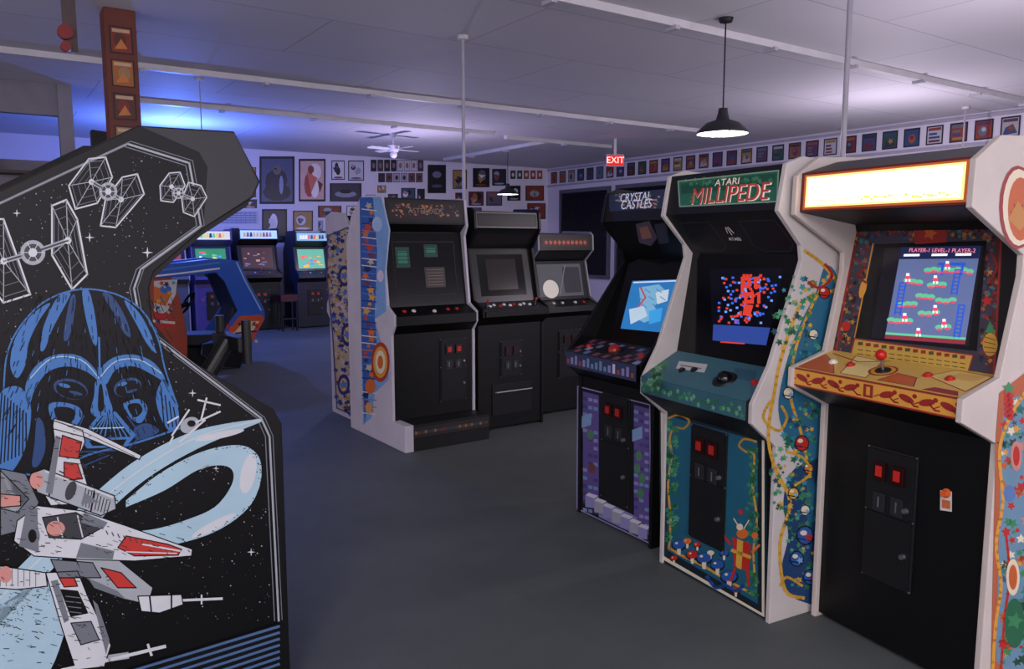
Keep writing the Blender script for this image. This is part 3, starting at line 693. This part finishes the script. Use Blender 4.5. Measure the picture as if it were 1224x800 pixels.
# jungle platform cabinet
KW=.715
KC=Cab('arcade_cabinet',1.252,3.10,math.atan2(-.895,.446),KW)
prof=[(0,0),(0,.90),(-.19,.99),(-.188,1.065),(-.01,1.12),(.065,1.44),(.065,1.51),(-.21,1.655),(-.205,1.80),(-.09,1.875),(.45,1.90),(.66,1.7),(.66,0)]
KWH=mat('cfc3bb',.4)
KC.sides(prof,KWH,.022,KWH)
cont=[(.02,.02),(.02,.90),(-.175,.995),(-.175,1.065),(.03,1.12),(.13,1.59),(.12,1.62),(-.185,1.665),(-.18,1.81)]
KC.body(cont,[(.0,1.86),(.45,1.87),(.64,1.68),(.64,.02)])
sf,su,sf2,st,ss,sx,sk,smq=KC.seg
u0,_=sf.uv(1036,600); u1,_=sf.uv(1096,600)
KC.coin_door(sf,u0,u1,sf.uv(1066,700)[1],sf.uv(1066,538)[1],.52,red=.35)
A=Art(sf); A.P([(1124,586),(1138,588),(1138,612),(1124,610)],mat('d8d4d0'),0); A.P([(1126,597),(1136,599),(1136,609),(1126,607)],mat('c86a3a'),1); A.E(1131,590,6,6,mat('e06a30'),2); A.done('hang_tag')
mb=MB(); p=sf.px(1131,590); mb.cyl(p,p+sf.n*.02,.012,.01,mat('e0602a',.4)); mb.done('tag_button',KC)
YO=mat('e0a040',.4); OR2=mat('c8602c',.4); RB=mat('9a2c26',.4)
A=Art(sf2); A.mode='uv'; A.R(.022,0,.693,.07,YO,0); A.R(.022,0,.693,.006,RB,1); A.R(.022,.064,.693,.07,RB,1)
for k in range(9):
    x=.06+k*.075; 
    if k in(4,): A.R(x-.02,.012,x+.02,.058,RB,2); A.R(x-.008,.02,x+.008,.05,YO,3); continue
    A.E(x,.035,.03,.012,RB,2,rot=15 if k%2 else -15,n=12); A.L([(x-.03,.03),(x-.05,.02)],.004,RB,2); A.E(x+.03,.048,.009,.008,RB,2,n=8); A.L([(x+.01,.03),(x+.03,.015),(x+.045,.015)],.006,RB,2)
A.done('panel_front_art')
A=Art(st); L=math.dist((-.175,1.065),(.03,1.12)); A.mode='uv'; A.R(.022,0,.693,L,mat('dcb45a',.4),0)
for q,c in(([(.03,.01),(.2,.01),(.12,.1),(.03,.16)],OR2),([(.22,.02),(.33,.02),(.28,.18),(.15,.19)],mat('f0d890')),([(.38,.02),(.52,.02),(.48,.09),(.4,.1)],OR2),([(.5,.12),(.68,.05),(.68,.19),(.55,.2)],mat('e8c878')),([(.56,.01),(.68,.01),(.66,.04),(.58,.04)],RB)):
    A.P(q,c,1); A.L(q,.004,RB,2,closed=True)
for k in range(7): A.L([(.57+k*.013,.13),(.58+k*.013,.18)],.003,OR2,3)
A.L([(.05,.18),(.2,.14),(.3,.19)],.006,RB,3); A.E(.34,.1,.05,.05,RB,3); A.E(.34,.1,.042,.042,YO,4)
A.done('panel_art')
KC.joystick(st,.34,.10,mat('c81c18',.3),.05,.02); KC.buttons(st,[(.12,.1,mat('f0ead8')),(.2,.1,RED),(.5,.12,RED),(.58,.12,RED)])
A=Art(ss); A.mode='uv'; A.R(.022,0,.693,.48,mat('120e0e',.4),0); A.mode='px'
A.P([(1022,268),(1200,262),(1190,456),(992,428)],mat('5a2a26',.4),1)
A.P([(1030,274),(1192,268),(1182,446),(1000,420)],mat('3e3a48',.35),2)
TQ=mat('3a7a7a'); 
for (x0,x1,y0,y1) in((1022,1046,272,420),(1178,1196,270,440),(1044,1180,266,288)):
    for k in range(110):
        x=random.uniform(x0,x1);y=random.uniform(y0,y1)-( (x-1020)*.02); x-= (y-268)*.17 if x1<1100 else (y-268)*.04
        A.leaf(x,y,random.uniform(1.6,4.2),random.choice((RB,mat('a8582c'),TQ,mat('3a4a6a'),mat('6a2a28'),mat('241c20'),mat('b8863a'),mat('241c20'))),3)
A.L([(1024,270),(1000,420)],2,RB,4); A.L([(1044,292),(1022,404)],1.5,YO,4); A.L([(1198,264),(1188,452)],2,RB,4)
A.P([(1046,292),(1180,288),(1168,420),(1022,404)],mat('100d0f',.2),4)
A.P([(1058,297),(1176,294),(1158,414),(1042,404)],mat('24212a',.15),5)
A.P([(1092,268),(1132,266),(1132,290),(1094,292)],RB,5); A.leaf(1112,279,9,OR2,6)
for (x,y) in ((1066,276),(1152,273)): swirl(A,[(x-18,y+3),(x-8,y-4),(x,y+3),(x+10,y-3),(x+16,y+3)],2.4,RB,6)
A.E(1184,412,9,14,mat('c8983a'),6); A.P([(1178,398),(1190,398),(1184,384)],GRN,7); 
for k in range(4): A.L([(1177,403+k*6),(1191,407+k*5)],1,mat('7a4a20'),8)
A.leaf(1180,360,7,RED,6); A.E(1032,345,4,12,YO,6,rot=14); A.E(1012,390,5,6,RED,6); swirl(A,[(1020,310),(1034,318),(1026,330),(1036,338)],2.5,RB,6); swirl(A,[(1184,300),(1192,320),(1182,338)],2.5,RB,6)
A.P([(1022,405),(1164,425),(1156,450),(1016,430)],mat('c8a448',.4),6); 
for k in range(14):
    x=1026+k*9.4; A.R(x,409+k*1.25,x+6,413+k*1.25,RB if k%3 else mat('5a4a2a'),7); A.L([(x,418+k*1.25),(x+6,419+k*1.25)],1,mat('5a4020'),7); A.L([(x,423+k*1.25),(x+6,424+k*1.25)],1,mat('5a4020'),7)
A.L([(1022,405),(1164,425),(1156,450),(1016,430)],1.6,RB,8,closed=True)
SC=glow('5c6a94',.65); A.P([(1078,296),(1173,294),(1154,412),(1058,405)],SC,7)
PKG=glow('d84a68',.75); GN=glow('58b890',.75); BU=glow('2050c0',.8); WH=glow('e8f0f8',.8)
def scr(x,y):
    tx=1078+95*x; bx_=1058+96*x; ty=296-2*x; by=405+7*x
    return (tx+(bx_-tx)*y, ty+(by-ty)*y)
def sq(x0,y0,x1,y1,m,l=9): A.P([scr(x0,y0),scr(x1,y0),scr(x1,y1),scr(x0,y1)],m,l)
def cloud(x0,x1,y):
    n=max(2,int((x1-x0)/.07))
    for i in range(n):
        t=(i+.5)/n; cx,cy2=scr(x0+(x1-x0)*t,y+random.uniform(-.012,.012)); A.E(cx,cy2,5.2,3.2,GN,9,n=10); A.E(cx,cy2+2.6,4,1.5,PKG,10,n=8)
for x0,x1,y in((.35,.95,.25),(.12,.34,.37),(.42,.64,.40),(.3,.52,.52),(.1,.32,.62),(.55,.8,.56),(.36,.62,.70),(.0,.3,.8),(.6,.8,.84)): cloud(x0,x1,y)
sq(.0,.95,1,1,mat('8a3040',.4,.5)); sq(.0,.93,1,.955,GN,10)
for x,y0,y1 in((.06,.38,.74),(.72,.24,.5),(.84,.6,.94)):
    for q in (0,.07): sq(x+q,y0,x+q+.018,y1,BU,10)
    k=y0
    while k<y1: sq(x,k,x+.08,k+.012,BU,10); k+=.04
sq(.5,.17,.85,.2,BU,10); sq(.55,.19,.58,.3,BU,10); sq(.8,.19,.83,.3,BU,10)
def critter(x,y):
    a,b=scr(x,y); A.R(a-2,b-4,a+2,b-1,WH,11); A.R(a-3,b-1,a+3,b+3,PKG,11); A.R(a-3,b+3,a-1,b+6,WH,11); A.R(a+1,b+3,a+3,b+6,WH,11)
for q in((.15,.32),(.5,.34),(.56,.65),(.2,.75),(.7,.79),(.62,.19),(.4,.9)): critter(*q)
sq(0,0,1,.13,glow('16204a',.6),10)
for x in(.05,.4,.7): sq(x,.075,x+.2,.1,WH,11)
A.done('bezel_and_screen')
text(ss,'PLAYER-1 LEVEL-1 PLAYER-2',1126,300,.0205,glow('e88098',.9),'px',.006,1.0)
A=Art(sk); A.mode='uv'; A.R(.022,0,.693,.3,mat('0a0a0b',.5),0)
for k in range(16): A.R(.2+k*.02,.05,.21+k*.02,.25,mat('1a1a1d',.5),1)
A.done('speaker_grille')
A=Art(smq); A.mode='uv'; A.R(.022,0,.693,.145,mat('6a2018',.4),0); A.R(.036,.008,.679,.137,mat('b85a28',.4,.45),1); A.R(.046,.016,.669,.130,glow('ffd080',1.2),2); A.R(.056,.024,.659,.122,glow('fff4dc',2.6),3)
for k in range(44): A.E(.075+k*.0132,.034+random.uniform(-.004,.01),random.uniform(.004,.01),random.uniform(.003,.006),random.choice((glow('ffe090',1.3),glow('f8c050',1.2))),4,n=7)
A.done('marquee_art')
A=Art(KC.RS)
A.E(1216,248,22,50,RB,2); A.E(1217,248,19,46,CR,3); A.E(1219,250,15,38,OR2,4); A.leaf(1216,252,10,RB,5); A.P([(1204,262),(1216,240),(1230,262),(1218,276)],mat('c88a4a'),6)
A.P([(1194,470),(1232,440),(1300,440),(1300,900),(1184,800),(1190,520)],mat('b8603c'),1)
A.P([(1200,480),(1300,440),(1300,900),(1190,790),(1196,525)],mat('6a90a8'),2)
for k in range(240):
    y=random.uniform(480,795); x=1208+random.uniform(-12,70); A.leaf(x,y,random.uniform(3,8),random.choice((GRN,RED,YO,CR,TQ,OR2,PK,mat('2a4a3a'),mat('3a5a8a'))),3)
swirl(A,[(1186,800),(1190,740),(1196,700),(1190,650),(1198,600),(1194,540),(1206,500),(1224,470)],4,YO,4)
swirl(A,[(1196,800),(1200,740),(1206,690),(1202,640)],3,RED,4)
for j in range(10): A.E(1203+(j%2)*4,470+j*3.2,4,4,RED,5,n=9)
A.leaf(1205,464,8,GRN,6); A.E(1214,545,7,18,PK,5); A.E(1214,545,4,12,RED,6); A.E(1210,690,8,22,mat('e8d8b8'),5); A.E(1210,690,5,15,OR2,6); A.E(1212,745,12,30,GR2,5); A.leaf(1212,742,11,GRN,6); A.E(1206,590,7,10,mat('5a7ab0'),5)
A.done('side_art')

# ---------------------------------------------------------------- middle island
a_is=math.atan2(.572,.82)
BC=Cab('arcade_cabinet',-.904,5.78,a_is,.74)
prof=[(0,0),(0,.86),(-.05,.93),(-.05,1.01),(.06,1.07),(.13,1.60),(.09,1.68),(.12,1.885),(.20,1.90),(.50,1.905),(.70,1.75),(.80,1.55),(.80,0)]
BSD=mat('c6c0cc',.4)
BC.sides(prof,BSD)
cont=[(.015,.02),(.015,.86),(-.06,.93),(-.06,1.0),(.09,1.06),(.18,1.63),(.105,1.69),(.13,1.885)]
BC.body(cont,[(.5,1.89),(.78,1.54),(.78,.02)])
sf,su,sf2,st,ss,sk,smq=BC.seg
mb=MB(); mb.box((.0,-.20,0),(.74,-.0,.20),mat('0e0e10',.5)); mb.box((-.002,-.204,.0),(.07,.0,.202),BSD); mb.box((.07,-.206,.10),(.74,-.199,.18),mat('2a2426',.5)); mb.done('foot_step',BC,bevel=.003)
A=Art(Surf(BC,(0,-.206,0),(1,0,0),(0,0,1))); A.mode='uv'
for k in range(24): A.leaf(.09+k*.027,.14,.018,random.choice((mat('6a3a30'),mat('3a4050'),mat('8a7048'))),1)
A.done('step_art')
A=Art(BC.LS); OB=mat('2f5fae'); LBL=mat('7aa4d8')
A.P([(430,236),(457,236),(465,275),(460,330),(462,372),(448,382),(454,405),(466,425),(464,455),(448,470),(444,500),(434,508),(432,400)],LBL,0)
A.P([(430,236),(446,236),(451,300),(448,380),(453,440),(441,470),(436,508),(432,400)],OB,1)
for k in range(30):
    y=246+k*8.4; x=441+4*math.sin(k*1.1); A.leaf(x,y,random.uniform(3,6),random.choice((ORG,YO,mat('c8b898'),mat('7a3a5a'),mat('c04a2a'),mat('1c2c60'))),2); A.L([(433,y+4),(450,y+6)],1.2,random.choice((mat('1a2a70'),ORG,CR,mat('5a86c8'))),3)
A.E(455,433,11,24,mat('b03a2a'),4); A.E(455,433,8.5,19,YO,5); A.E(455,433,6,14,CR,6); A.E(455,433,3.4,8,ORG,7)
A.E(451,268,6,9,mat('a8c4e8'),4); A.E(455,330,4,7,mat('d8c8e0'),4); A.E(443,462,6,9,ORG,4); A.E(441,488,4,7,mat('d8a060'),4)
A.L([(457,236),(466,275),(461,330),(463,372)],1.6,mat('c8d4ec'),5)
A.done('side_art')
A=Art(smq); A.mode='uv'; A.R(.03,.015,.71,.185,mat('141012',.4),0); A.R(.06,.04,.68,.16,mat('20181c',.4,.1),1)
for k in range(90): A.E(random.uniform(.08,.66),random.uniform(.05,.15),random.uniform(.005,.016),random.uniform(.004,.011),random.choice((mat('a86a44',.4,.2),mat('3a3a50',.4,.2),mat('6a3028',.4,.2),mat('8a7a68',.4,.1),mat('1a1416',.4))),2,n=7)
A.done('marquee_art')
text(smq,'ASTEROIDS',.37,.1,.06,mat('8a7060',.4,.08),'uv',.004)
A=Art(ss); A.mode='uv'; A.R(.02,0,.72,.57,GLS,0); A.R(.08,.06,.66,.52,mat('060709',.1),1); A.done('screen_glass')
A=Art(ss,.003); A.mode='uv'
A.L([(.1,.08),(.64,.08),(.64,.5),(.1,.5)],.006,mat('1a1c20'),2,closed=True)
for (a,b,c,d) in((.12,.30,.24,.46),(.37,.38,.49,.48)):  # green screen reflections in the glass, painted as glowing patches
    A.R(a,b,c,d,glow('0e302a',.5),2); A.R(a+.02,b+.03,c-.02,d-.03,glow('1c5c48',.5),3)
    for k in range(4): A.L([(a,b+.03+k*.03),(c,b+.03+k*.03)],.005,mat('0a1412'),4)
A.R(.36,.14,.54,.30,mat('3a302e',.4),2)
for k in range(6): A.L([(.38,.16+k*.024),(.52,.16+k*.024)],.004,mat('8a7c70'),3)
A.done('screen_image')
BC.buttons(st,[(.12,.08,RED),(.2,.08,WHT),(.37,.06,WHT),(.5,.08,RED),(.58,.08,RED)])
BC.coin_door(sf,.42,.66,.28,.78,red=.3)
# back-to-back neighbour
rA=V((-.82,-.572)); W=.66; o=V((-1.66,7.06))-rA*W
AC=Cab('arcade_cabinet',o.x,o.y,a_is+math.pi,W)
prof=[(0,0),(0,.86),(-.07,.92),(-.06,1.0),(.02,1.1),(.06,1.5),(-.05,1.6),(-.04,1.78),(.1,1.82),(.38,1.80),(.58,1.6),(.60,1.4),(.60,0)]
AC.sides(prof,BSD)
cont=[(.015,.02),(.015,.86),(-.06,.92),(-.05,.99),(.05,1.08),(.1,1.5),(-.03,1.61),(-.02,1.78)]
AC.body(cont,[(.38,1.78),(.56,1.58),(.58,.02)])
A=Art(AC.RS); pa=[(392,282),(416,272),(430,302),(430,500),(403,488),(398,400),(391,330)]
A.P([(x,y) for x,y in pa],mat('b8a890'),0)
for k in range(420):
    y=random.uniform(276,496); x=random.uniform(390,431)
    if inside(x,y,pa): A.leaf(x,y,random.uniform(1.5,4.5),random.choice((mat('2c3c8c'),mat('c8a03a'),mat('5a7ac0'),mat('a87c30'),mat('202454'),mat('c8a8c0'),mat('c8c0c4'),mat('2c3c8c'))),random.choice((1,2,3)))
for cx,cy2,r in((412,330,9),(416,400,10),(411,460,9)): A.E(cx,cy2,r*.8,r*1.4,mat('24307a'),4); A.E(cx,cy2,r*.5,r*.9,mat('d8b050'),5); A.leaf(cx,cy2,r*.7,mat('5a80c8'),6)
A.L(pa,1.6,mat('4a4a8a'),7,closed=True)
A.done('side_art')
A=Art(AC.seg[4]); A.mode='uv'; A.R(.08,.05,.58,.38,glow('2a4a8a',.5),0); A.done('screen_image')
# plain black upright
C3=Cab('arcade_cabinet',-.275,6.235,a_is,.665)
prof=[(0,0),(0,.88),(-.08,.95),(-.08,1.01),(.06,1.08),(.15,1.5),(.04,1.66),(.05,1.80),(.1,1.83),(.42,1.84),(.58,1.5),(.58,0)]
C3.sides(prof,BLK)
cont=[(.012,.02),(.012,.88),(-.09,.955),(-.09,1.0),(.09,1.06),(.19,1.5),(.055,1.665),(.07,1.80)]
C3.body(cont,[(.42,1.82),(.56,1.49),(.56,.02)])
sf,su,sf2,st,ss,sk,smq=C3.seg
A=Art(ss); A.mode='uv'; A.R(.02,0,.645,.44,mat('1e2022',.3),0); A.R(.1,.05,.56,.4,mat('0c0a0a',.12),1); A.R(.18,.1,.48,.36,mat('201612',.2),2); A.done('screen_glass')
A=Art(st); A.mode='uv'; A.R(.02,0,.645,.18,mat('34363a',.4),0); A.L([(.03,.01),(.635,.01),(.635,.17),(.03,.17)],.005,MET,1,closed=True); A.done('panel_art')
C3.buttons(st,[(.12+.05*k,.1+.02*(k%2),c) for k,c in enumerate((WHT,WHT,RED,WHT,WHT,RED,WHT,WHT,WHT))]); C3.joystick(st,.08,.08,mat('c02820',.3),.05,.014); C3.joystick(st,.56,.08,mat('c02820',.3),.05,.014)
A=Art(smq); A.mode='uv'; A.R(.02,0,.645,.135,mat('0c0c0e',.3),0); A.L([(.03,.01),(.635,.01),(.635,.125),(.03,.125)],.006,mat('8a8078',.4),1,closed=True); A.R(.05,.03,.61,.1,mat('1c1616',.3),1); A.done('marquee')
A=Art(sk); A.mode='uv'; A.R(.02,0,.645,.2,mat('141416',.4),0); A.R(.06,.04,.6,.16,mat('242122',.4),1); A.done('speaker_panel')
C3.coin_door(sf,.22,.44,.42,.72,red=0); mb=MB(); slab(mb,sf,.14,.54,.1,.36,.01,BLK2); 
mb.cyl(sf.at(.16,.3,.04),sf.at(.52,.3,.04),.008,.008,MET); mb.cyl(sf.at(.16,.3,0),sf.at(.16,.3,.04),.008,.008,MET); mb.cyl(sf.at(.52,.3,0),sf.at(.52,.3,.04),.008,.008,MET); mb.done('cash_door',C3,bevel=.002)
# lower upright with pale glass
D4=Cab('arcade_cabinet',.26,6.88,a_is,.65)
prof=[(0,0),(0,.88),(-.06,.93),(-.05,.99),(.08,1.05),(.16,1.38),(.05,1.48),(.06,1.62),(.1,1.65),(.5,1.66),(.72,1.3),(.72,0)]
D4.sides(prof,mat('8a868e',.4),.018)
cont=[(.012,.02),(.012,.88),(-.07,.93),(-.06,.98),(.1,1.03),(.18,1.38),(.06,1.48),(.07,1.62)]
D4.body(cont,[(.5,1.64),(.7,1.29),(.7,.02)])
sf,su,sf2,st,ss,sk,smq=D4.seg
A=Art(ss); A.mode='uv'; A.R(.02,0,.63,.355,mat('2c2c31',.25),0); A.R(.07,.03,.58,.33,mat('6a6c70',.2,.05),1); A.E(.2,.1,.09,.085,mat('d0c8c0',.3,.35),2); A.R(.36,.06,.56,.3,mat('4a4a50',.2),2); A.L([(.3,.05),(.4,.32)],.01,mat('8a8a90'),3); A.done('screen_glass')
A=Art(smq); A.mode='uv'; A.R(.02,0,.63,.14,mat('120e0f',.4),0); A.R(.05,.03,.6,.11,mat('32140f',.4,.12),1)
for k in range(10): A.leaf(.1+k*.05,.07,.026,mat('a8502c',.4,.25),2)
A.done('marquee_art'); A=Art(sk); A.mode='uv'; A.R(.06,.03,.59,.14,mat('1c1c1e',.4),0); A.done('speaker_panel')
D4.buttons(st,[(.15,.08,WHT),(.25,.08,WHT),(.4,.08,WHT),(.5,.08,RED)]); D4.coin_door(sf,.2,.46,.3,.74,red=0)

# ---------------------------------------------------------------- far row along back wall
def far(rx,ry,W,h,side,body,marq,scrn,lit,frontart=None,ang=0,bez='1c1c20',sprites=('e8d060','e86048','60c870','f0f0f0','4080e0'),panel='303038'):
    p=R.M@V((rx,ry,0)); c=Cab('arcade_cabinet',p.x,p.y,RA+ang,W); k=h/1.8
    prof=[(0,0),(0,.85*k),(-.1,.93*k),(-.09,1.0*k),(.08,1.08*k),(.18,1.5*k),(.02,1.6*k),(.03,1.78*k),(.1,1.8*k),(.5,1.8*k),(.75,1.4*k),(.75,0)]
    c.sides(prof,side)
    cont=[(.012,.02),(.012,.85*k),(-.11,.935*k),(-.1,.99*k),(.11,1.06*k),(.21,1.5*k),(.035,1.605*k),(.045,1.77*k)]
    c.body(cont,[(.5,1.78*k),(.73,1.39*k),(.73,.02)],m=body)
    sf,su,sf2,st,ss,sk,smq=c.seg
    A=Art(ss); A.mode='uv'; H=.45*k; A.R(.02,0,W-.02,H,mat(bez,.3),0); A.R(.08,.04,W-.08,H-.04,glow(scrn,lit),1)
    for j in range(16): 
        x=random.uniform(.1,W-.2); y=random.uniform(.06,H-.1); A.R(x,y,x+random.uniform(.02,.1),y+random.uniform(.015,.04),glow(random.choice(sprites),lit),2)
    A.done('screen_image')
    A=Art(smq); A.mode='uv'; H=.165*k; A.R(.03,.012,W-.03,H-.01,glow(marq,.6),0)
    for j in range(9): x=.08+j*(W-.2)/9; A.P([(x,.04),(x+.05,.05),(x+.04,H-.04),(x+.008,H-.05)],glow(random.choice(sprites[:3]+('202850',)),.5),1)
    A.done('marquee_art')
    A=Art(st); A.mode='uv'; A.R(.02,0,W-.02,.2,mat(panel),0); A.done('panel_art')
    c.buttons(st,[(.15,.1,RED),(.25,.1,WHT),(W-.2,.1,YL),(W-.12,.1,RED)]); c.joystick(st,W/2,.1,RED)
    if frontart: 
        A=Art(sf); A.mode='uv'; A.R(.06,.08,W-.06,.8*k,mat(frontart),0)
        for j in range(14): A.leaf(random.uniform(.1,W-.1),random.uniform(.1,.78*k),.04,mat(random.choice(('a04838','4a6ab0','c8a850'))),1)
        A.done('front_art')
    c.coin_door(sf,W*.28,W*.72,.2,.7*k,red=.2)
    return c
far(2.25,13.95,.66,1.8,mat('a8a49c'),mat('5a5a60'),'c8b890','8a3a34',.7,bez='3a2a2a',sprites=('e8d0a0','c84838','f0f0f0','6080b0'))
far(2.98,13.9,.66,1.78,mat('5a4a7a'),mat('4a427a'),'d8cfa8','388a50',.7,'4a3a78',bez='2a3a4a')
far(3.74,13.85,.70,1.8,mat('18181e'),BLK,'b0d4f0','4a3030',.45,bez='26201e',sprites=('c8a070','8a4838','7a7a88'),panel='5a5048')
far(4.72,13.8,.66,1.76,mat('1c2440'),mat('12162a'),'7ab0c8','58a080',1.0,bez='10121c',sprites=('e8c850','d86048','f0f0e0','3a80b8','e0a040'),panel='2a3050')
far(1.4,13.95,.66,1.8,mat('5a2030'),BLK,'e0c080','30508a',.8)
far(5.9,13.9,.68,1.8,mat('202024'),BLK,'6a3a2a','102030',.4)
# low red padded bench between the back machines
p=R.M@V((4.44,13.55,0)); fr=Frame('padded_stool',p.x,p.y,RA); mb=MB(); RP=mat('4a1418',.5)
mb.box((-.16,-.16,.52),(.14,.14,.64),RP)
for a,b in((-.14,-.14),(.11,-.14),(-.14,.11),(.11,.11)): mb.box((a,b,0),(a+.03,b+.03,.52),BLK2)
mb.box((-.13,-.13,.2),(.13,-.115,.23),BLK2); mb.done('stool',fr,bevel=.008)

# ---------------------------------------------------------------- racing cockpit
d=ray(288,440); p=CAM+d*(-H0/d.z)
fr=Frame('racing_cabinet',p.x,p.y,RA); S=Surf(fr,(0,0,0),(1,0,0),(0,0,1))
RBL=mat('2a5cc0',.35); 
out=[(288,441),(300,412),(317,381),(316,370),(296,335),(286,312),(262,309),(205,315),(183,320),(178,333),(214,331),(258,326),(268,336),(284,372),(262,405),(242,412),(240,424),(268,440)]
def loc2(a): return S.uv(*a)
for nm,y in(('side_shell_a',0),('side_shell_b',.78)):
    mb=MB(); mb.prism([(x,y,max(0,z)) for x,z in map(loc2,out)],(0,.05,0),RBL,mat('16356e',.4)); mb.done(nm,fr,bevel=.008)
A=Art(S)
A.P([(300,412),(316,381),(312,376),(286,378),(268,402),(262,412),(290,425)],mat('c8502c'),0)
A.P([(296,405),(310,384),(292,384),(276,402)],mat('e8c8a0'),1); A.L([(264,410),(296,418)],3,mat('30b0c0'),2); A.L([(270,400),(306,396)],2.4,mat('20306a'),2)
for k in range(26): A.leaf(random.uniform(270,308),random.uniform(382,412),random.uniform(2,4),random.choice((mat('d8c8a0'),mat('30a0b0'),mat('20306a'),RED,mat('e8a030'))),3)
A.P([(242,412),(268,408),(292,424),(287,440),(268,439),(241,424)],BLK,4); A.L([(283,314),(293,336),(312,371)],1.6,mat('9ac0e8'),1); A.L([(186,330),(214,327),(262,321)],2,mat('e8e8f0'),1); A.L([(186,324),(262,314)],1.5,mat('4a90d8'),1)
A.L([(302,385),(290,410)],2,mat('f0d040'),4)
A.done('side_art')
mb=MB()
q=[loc2(a) for a in((286,314),(296,336),(314,371),(306,378),(284,372),(268,336),(262,312))]
mb.prism([(x,.05,z) for x,z in q],(0,.73,0),BLK2); 
q=[loc2(a) for a in((262,311),(183,321),(183,331),(262,325))]
mb.prism([(x,.05,z) for x,z in q],(0,.73,0),RBL)
q=[loc2(a) for a in((264,408),(296,414),(288,440),(244,424),(244,412))]
mb.prism([(x,.05,max(0.01,z)) for x,z in q],(0,.73,0),BLK)
mb.done('shell_core',fr)
x0,_=loc2((180,335)); x1,_=loc2((222,335)); zt=loc2((183,331))[1]; 
mb=MB()
mb.prism([(x0-.3,.05,0),(x0-.35,.05,zt),(x1-.15,.05,zt),(x1-.06,.05,zt-.28),(x1+.0,.05,.42),(x1-.02,.05,0)],(0,.72,0),mat('a8452c',.4)); mb.done('console',fr,bevel=.01)
A=Art(Surf(fr,(0,.05,0),(1,0,0),(0,0,1)))
A.P([(184,336),(212,334),(210,352),(200,372),(184,380)],mat('d8d0d0'),0); A.P([(184,342),(206,350),(198,366),(184,362)],ORG,1); A.P([(184,372),(206,378),(208,392),(184,394)],mat('c8302c'),1); A.L([(184,384),(208,386)],3,CR,2); A.E(198,346,7,5,mat('3a70c0'),2)
for k in range(18): A.leaf(random.uniform(186,208),random.uniform(338,392),random.uniform(2,4),random.choice((mat('d8c8a0'),mat('30a0b0'),mat('20306a'),RED,mat('e8a030'))),3)
A.done('console_art')
x2=loc2((232,372))[0]
mb=MB(); mb.prism([(x2-.1,.15,.3),(x2+.45,.15,.28),(x2+.62,.15,.95),(x2+.54,.15,.97),(x2+.4,.15,.42),(x2-.1,.15,.44)],(0,.5,0),mat('20222c',.6)); mb.box((x2-.3,.2,.0),(x2+.55,.6,.28),BLK)
mb.done('seat',fr,bevel=.02)
mb=MB(); mb.lathe((x1+.1,.4,.8),[(.15,0),(.165,.015),(.15,.03),(.135,.015),(.15,0)],BLK2,20,(-.8,0,.5)); mb.cyl((x1+.1,.4,.8),(x1-.05,.4,.75),.03,.03,BLK2); mb.done('steering_wheel',fr,smooth=True)

# ---------------------------------------------------------------- lights
def area(name,loc,size,e,col,rot=(0,0,0),sy=None):
    l=bpy.data.lights.new(name,'AREA'); l.energy=e; l.color=col; l.size=size
    if sy: l.shape='RECTANGLE'; l.size_y=sy
    o=bpy.data.objects.new(name,l); o.location=loc; o.rotation_euler=rot; sc.collection.objects.link(o); return o
def point(name,loc,e,col,r=.1):
    l=bpy.data.lights.new(name,'POINT'); l.energy=e; l.color=col; l.shadow_soft_size=r
    o=bpy.data.objects.new(name,l); o.location=loc; sc.collection.objects.link(o); return o
for x,y in((-.6,-1.4),(1.6,-2.2)):  # unseen ceiling fixtures added behind the camera as fill
    fr=Frame('fill_fixture',x,y,RA); mb=MB(); mb.box((-.6,-.08,CH-.09),(.6,.08,CH),RAIL); mb.box((-.58,-.05,CH-.12),(.58,.05,CH-.091),glow('f2ecff',5)); mb.done('fixture',fr)
    area('fill_light',(x,y,CH-.14),1.1,85,(1,.94,.93),(math.radians(25),0,0),.5)
point('neon_blue',(-4.9,11.6,2.6),230,(.09,.2,1),.04)
point('fill_violet',(-1.5,12.5,2.0),85,(.75,.66,1),.04)  # violet points from here on are added fill for ceiling and room, no neon
point('fill_violet',(4.5,9.5,2.0),95,(.92,.82,1),.04)
point('fill_violet',(3.6,5.4,1.95),65,(.97,.87,1),.04)
w=bpy.data.worlds.new('world'); sc.world=w; w.use_nodes=True
w.node_tree.nodes['Background'].inputs[0].default_value=(.57,.52,.61,1); w.node_tree.nodes['Background'].inputs[1].default_value=3.9
cam=bpy.data.cameras.new('camera'); cam.sensor_width=36; cam.lens=F/1224*36; cam.clip_start=.05
co=bpy.data.objects.new('camera',cam); co.location=CAM; co.rotation_euler=(math.pi/2-PT,0,0); sc.collection.objects.link(co); sc.camera=co
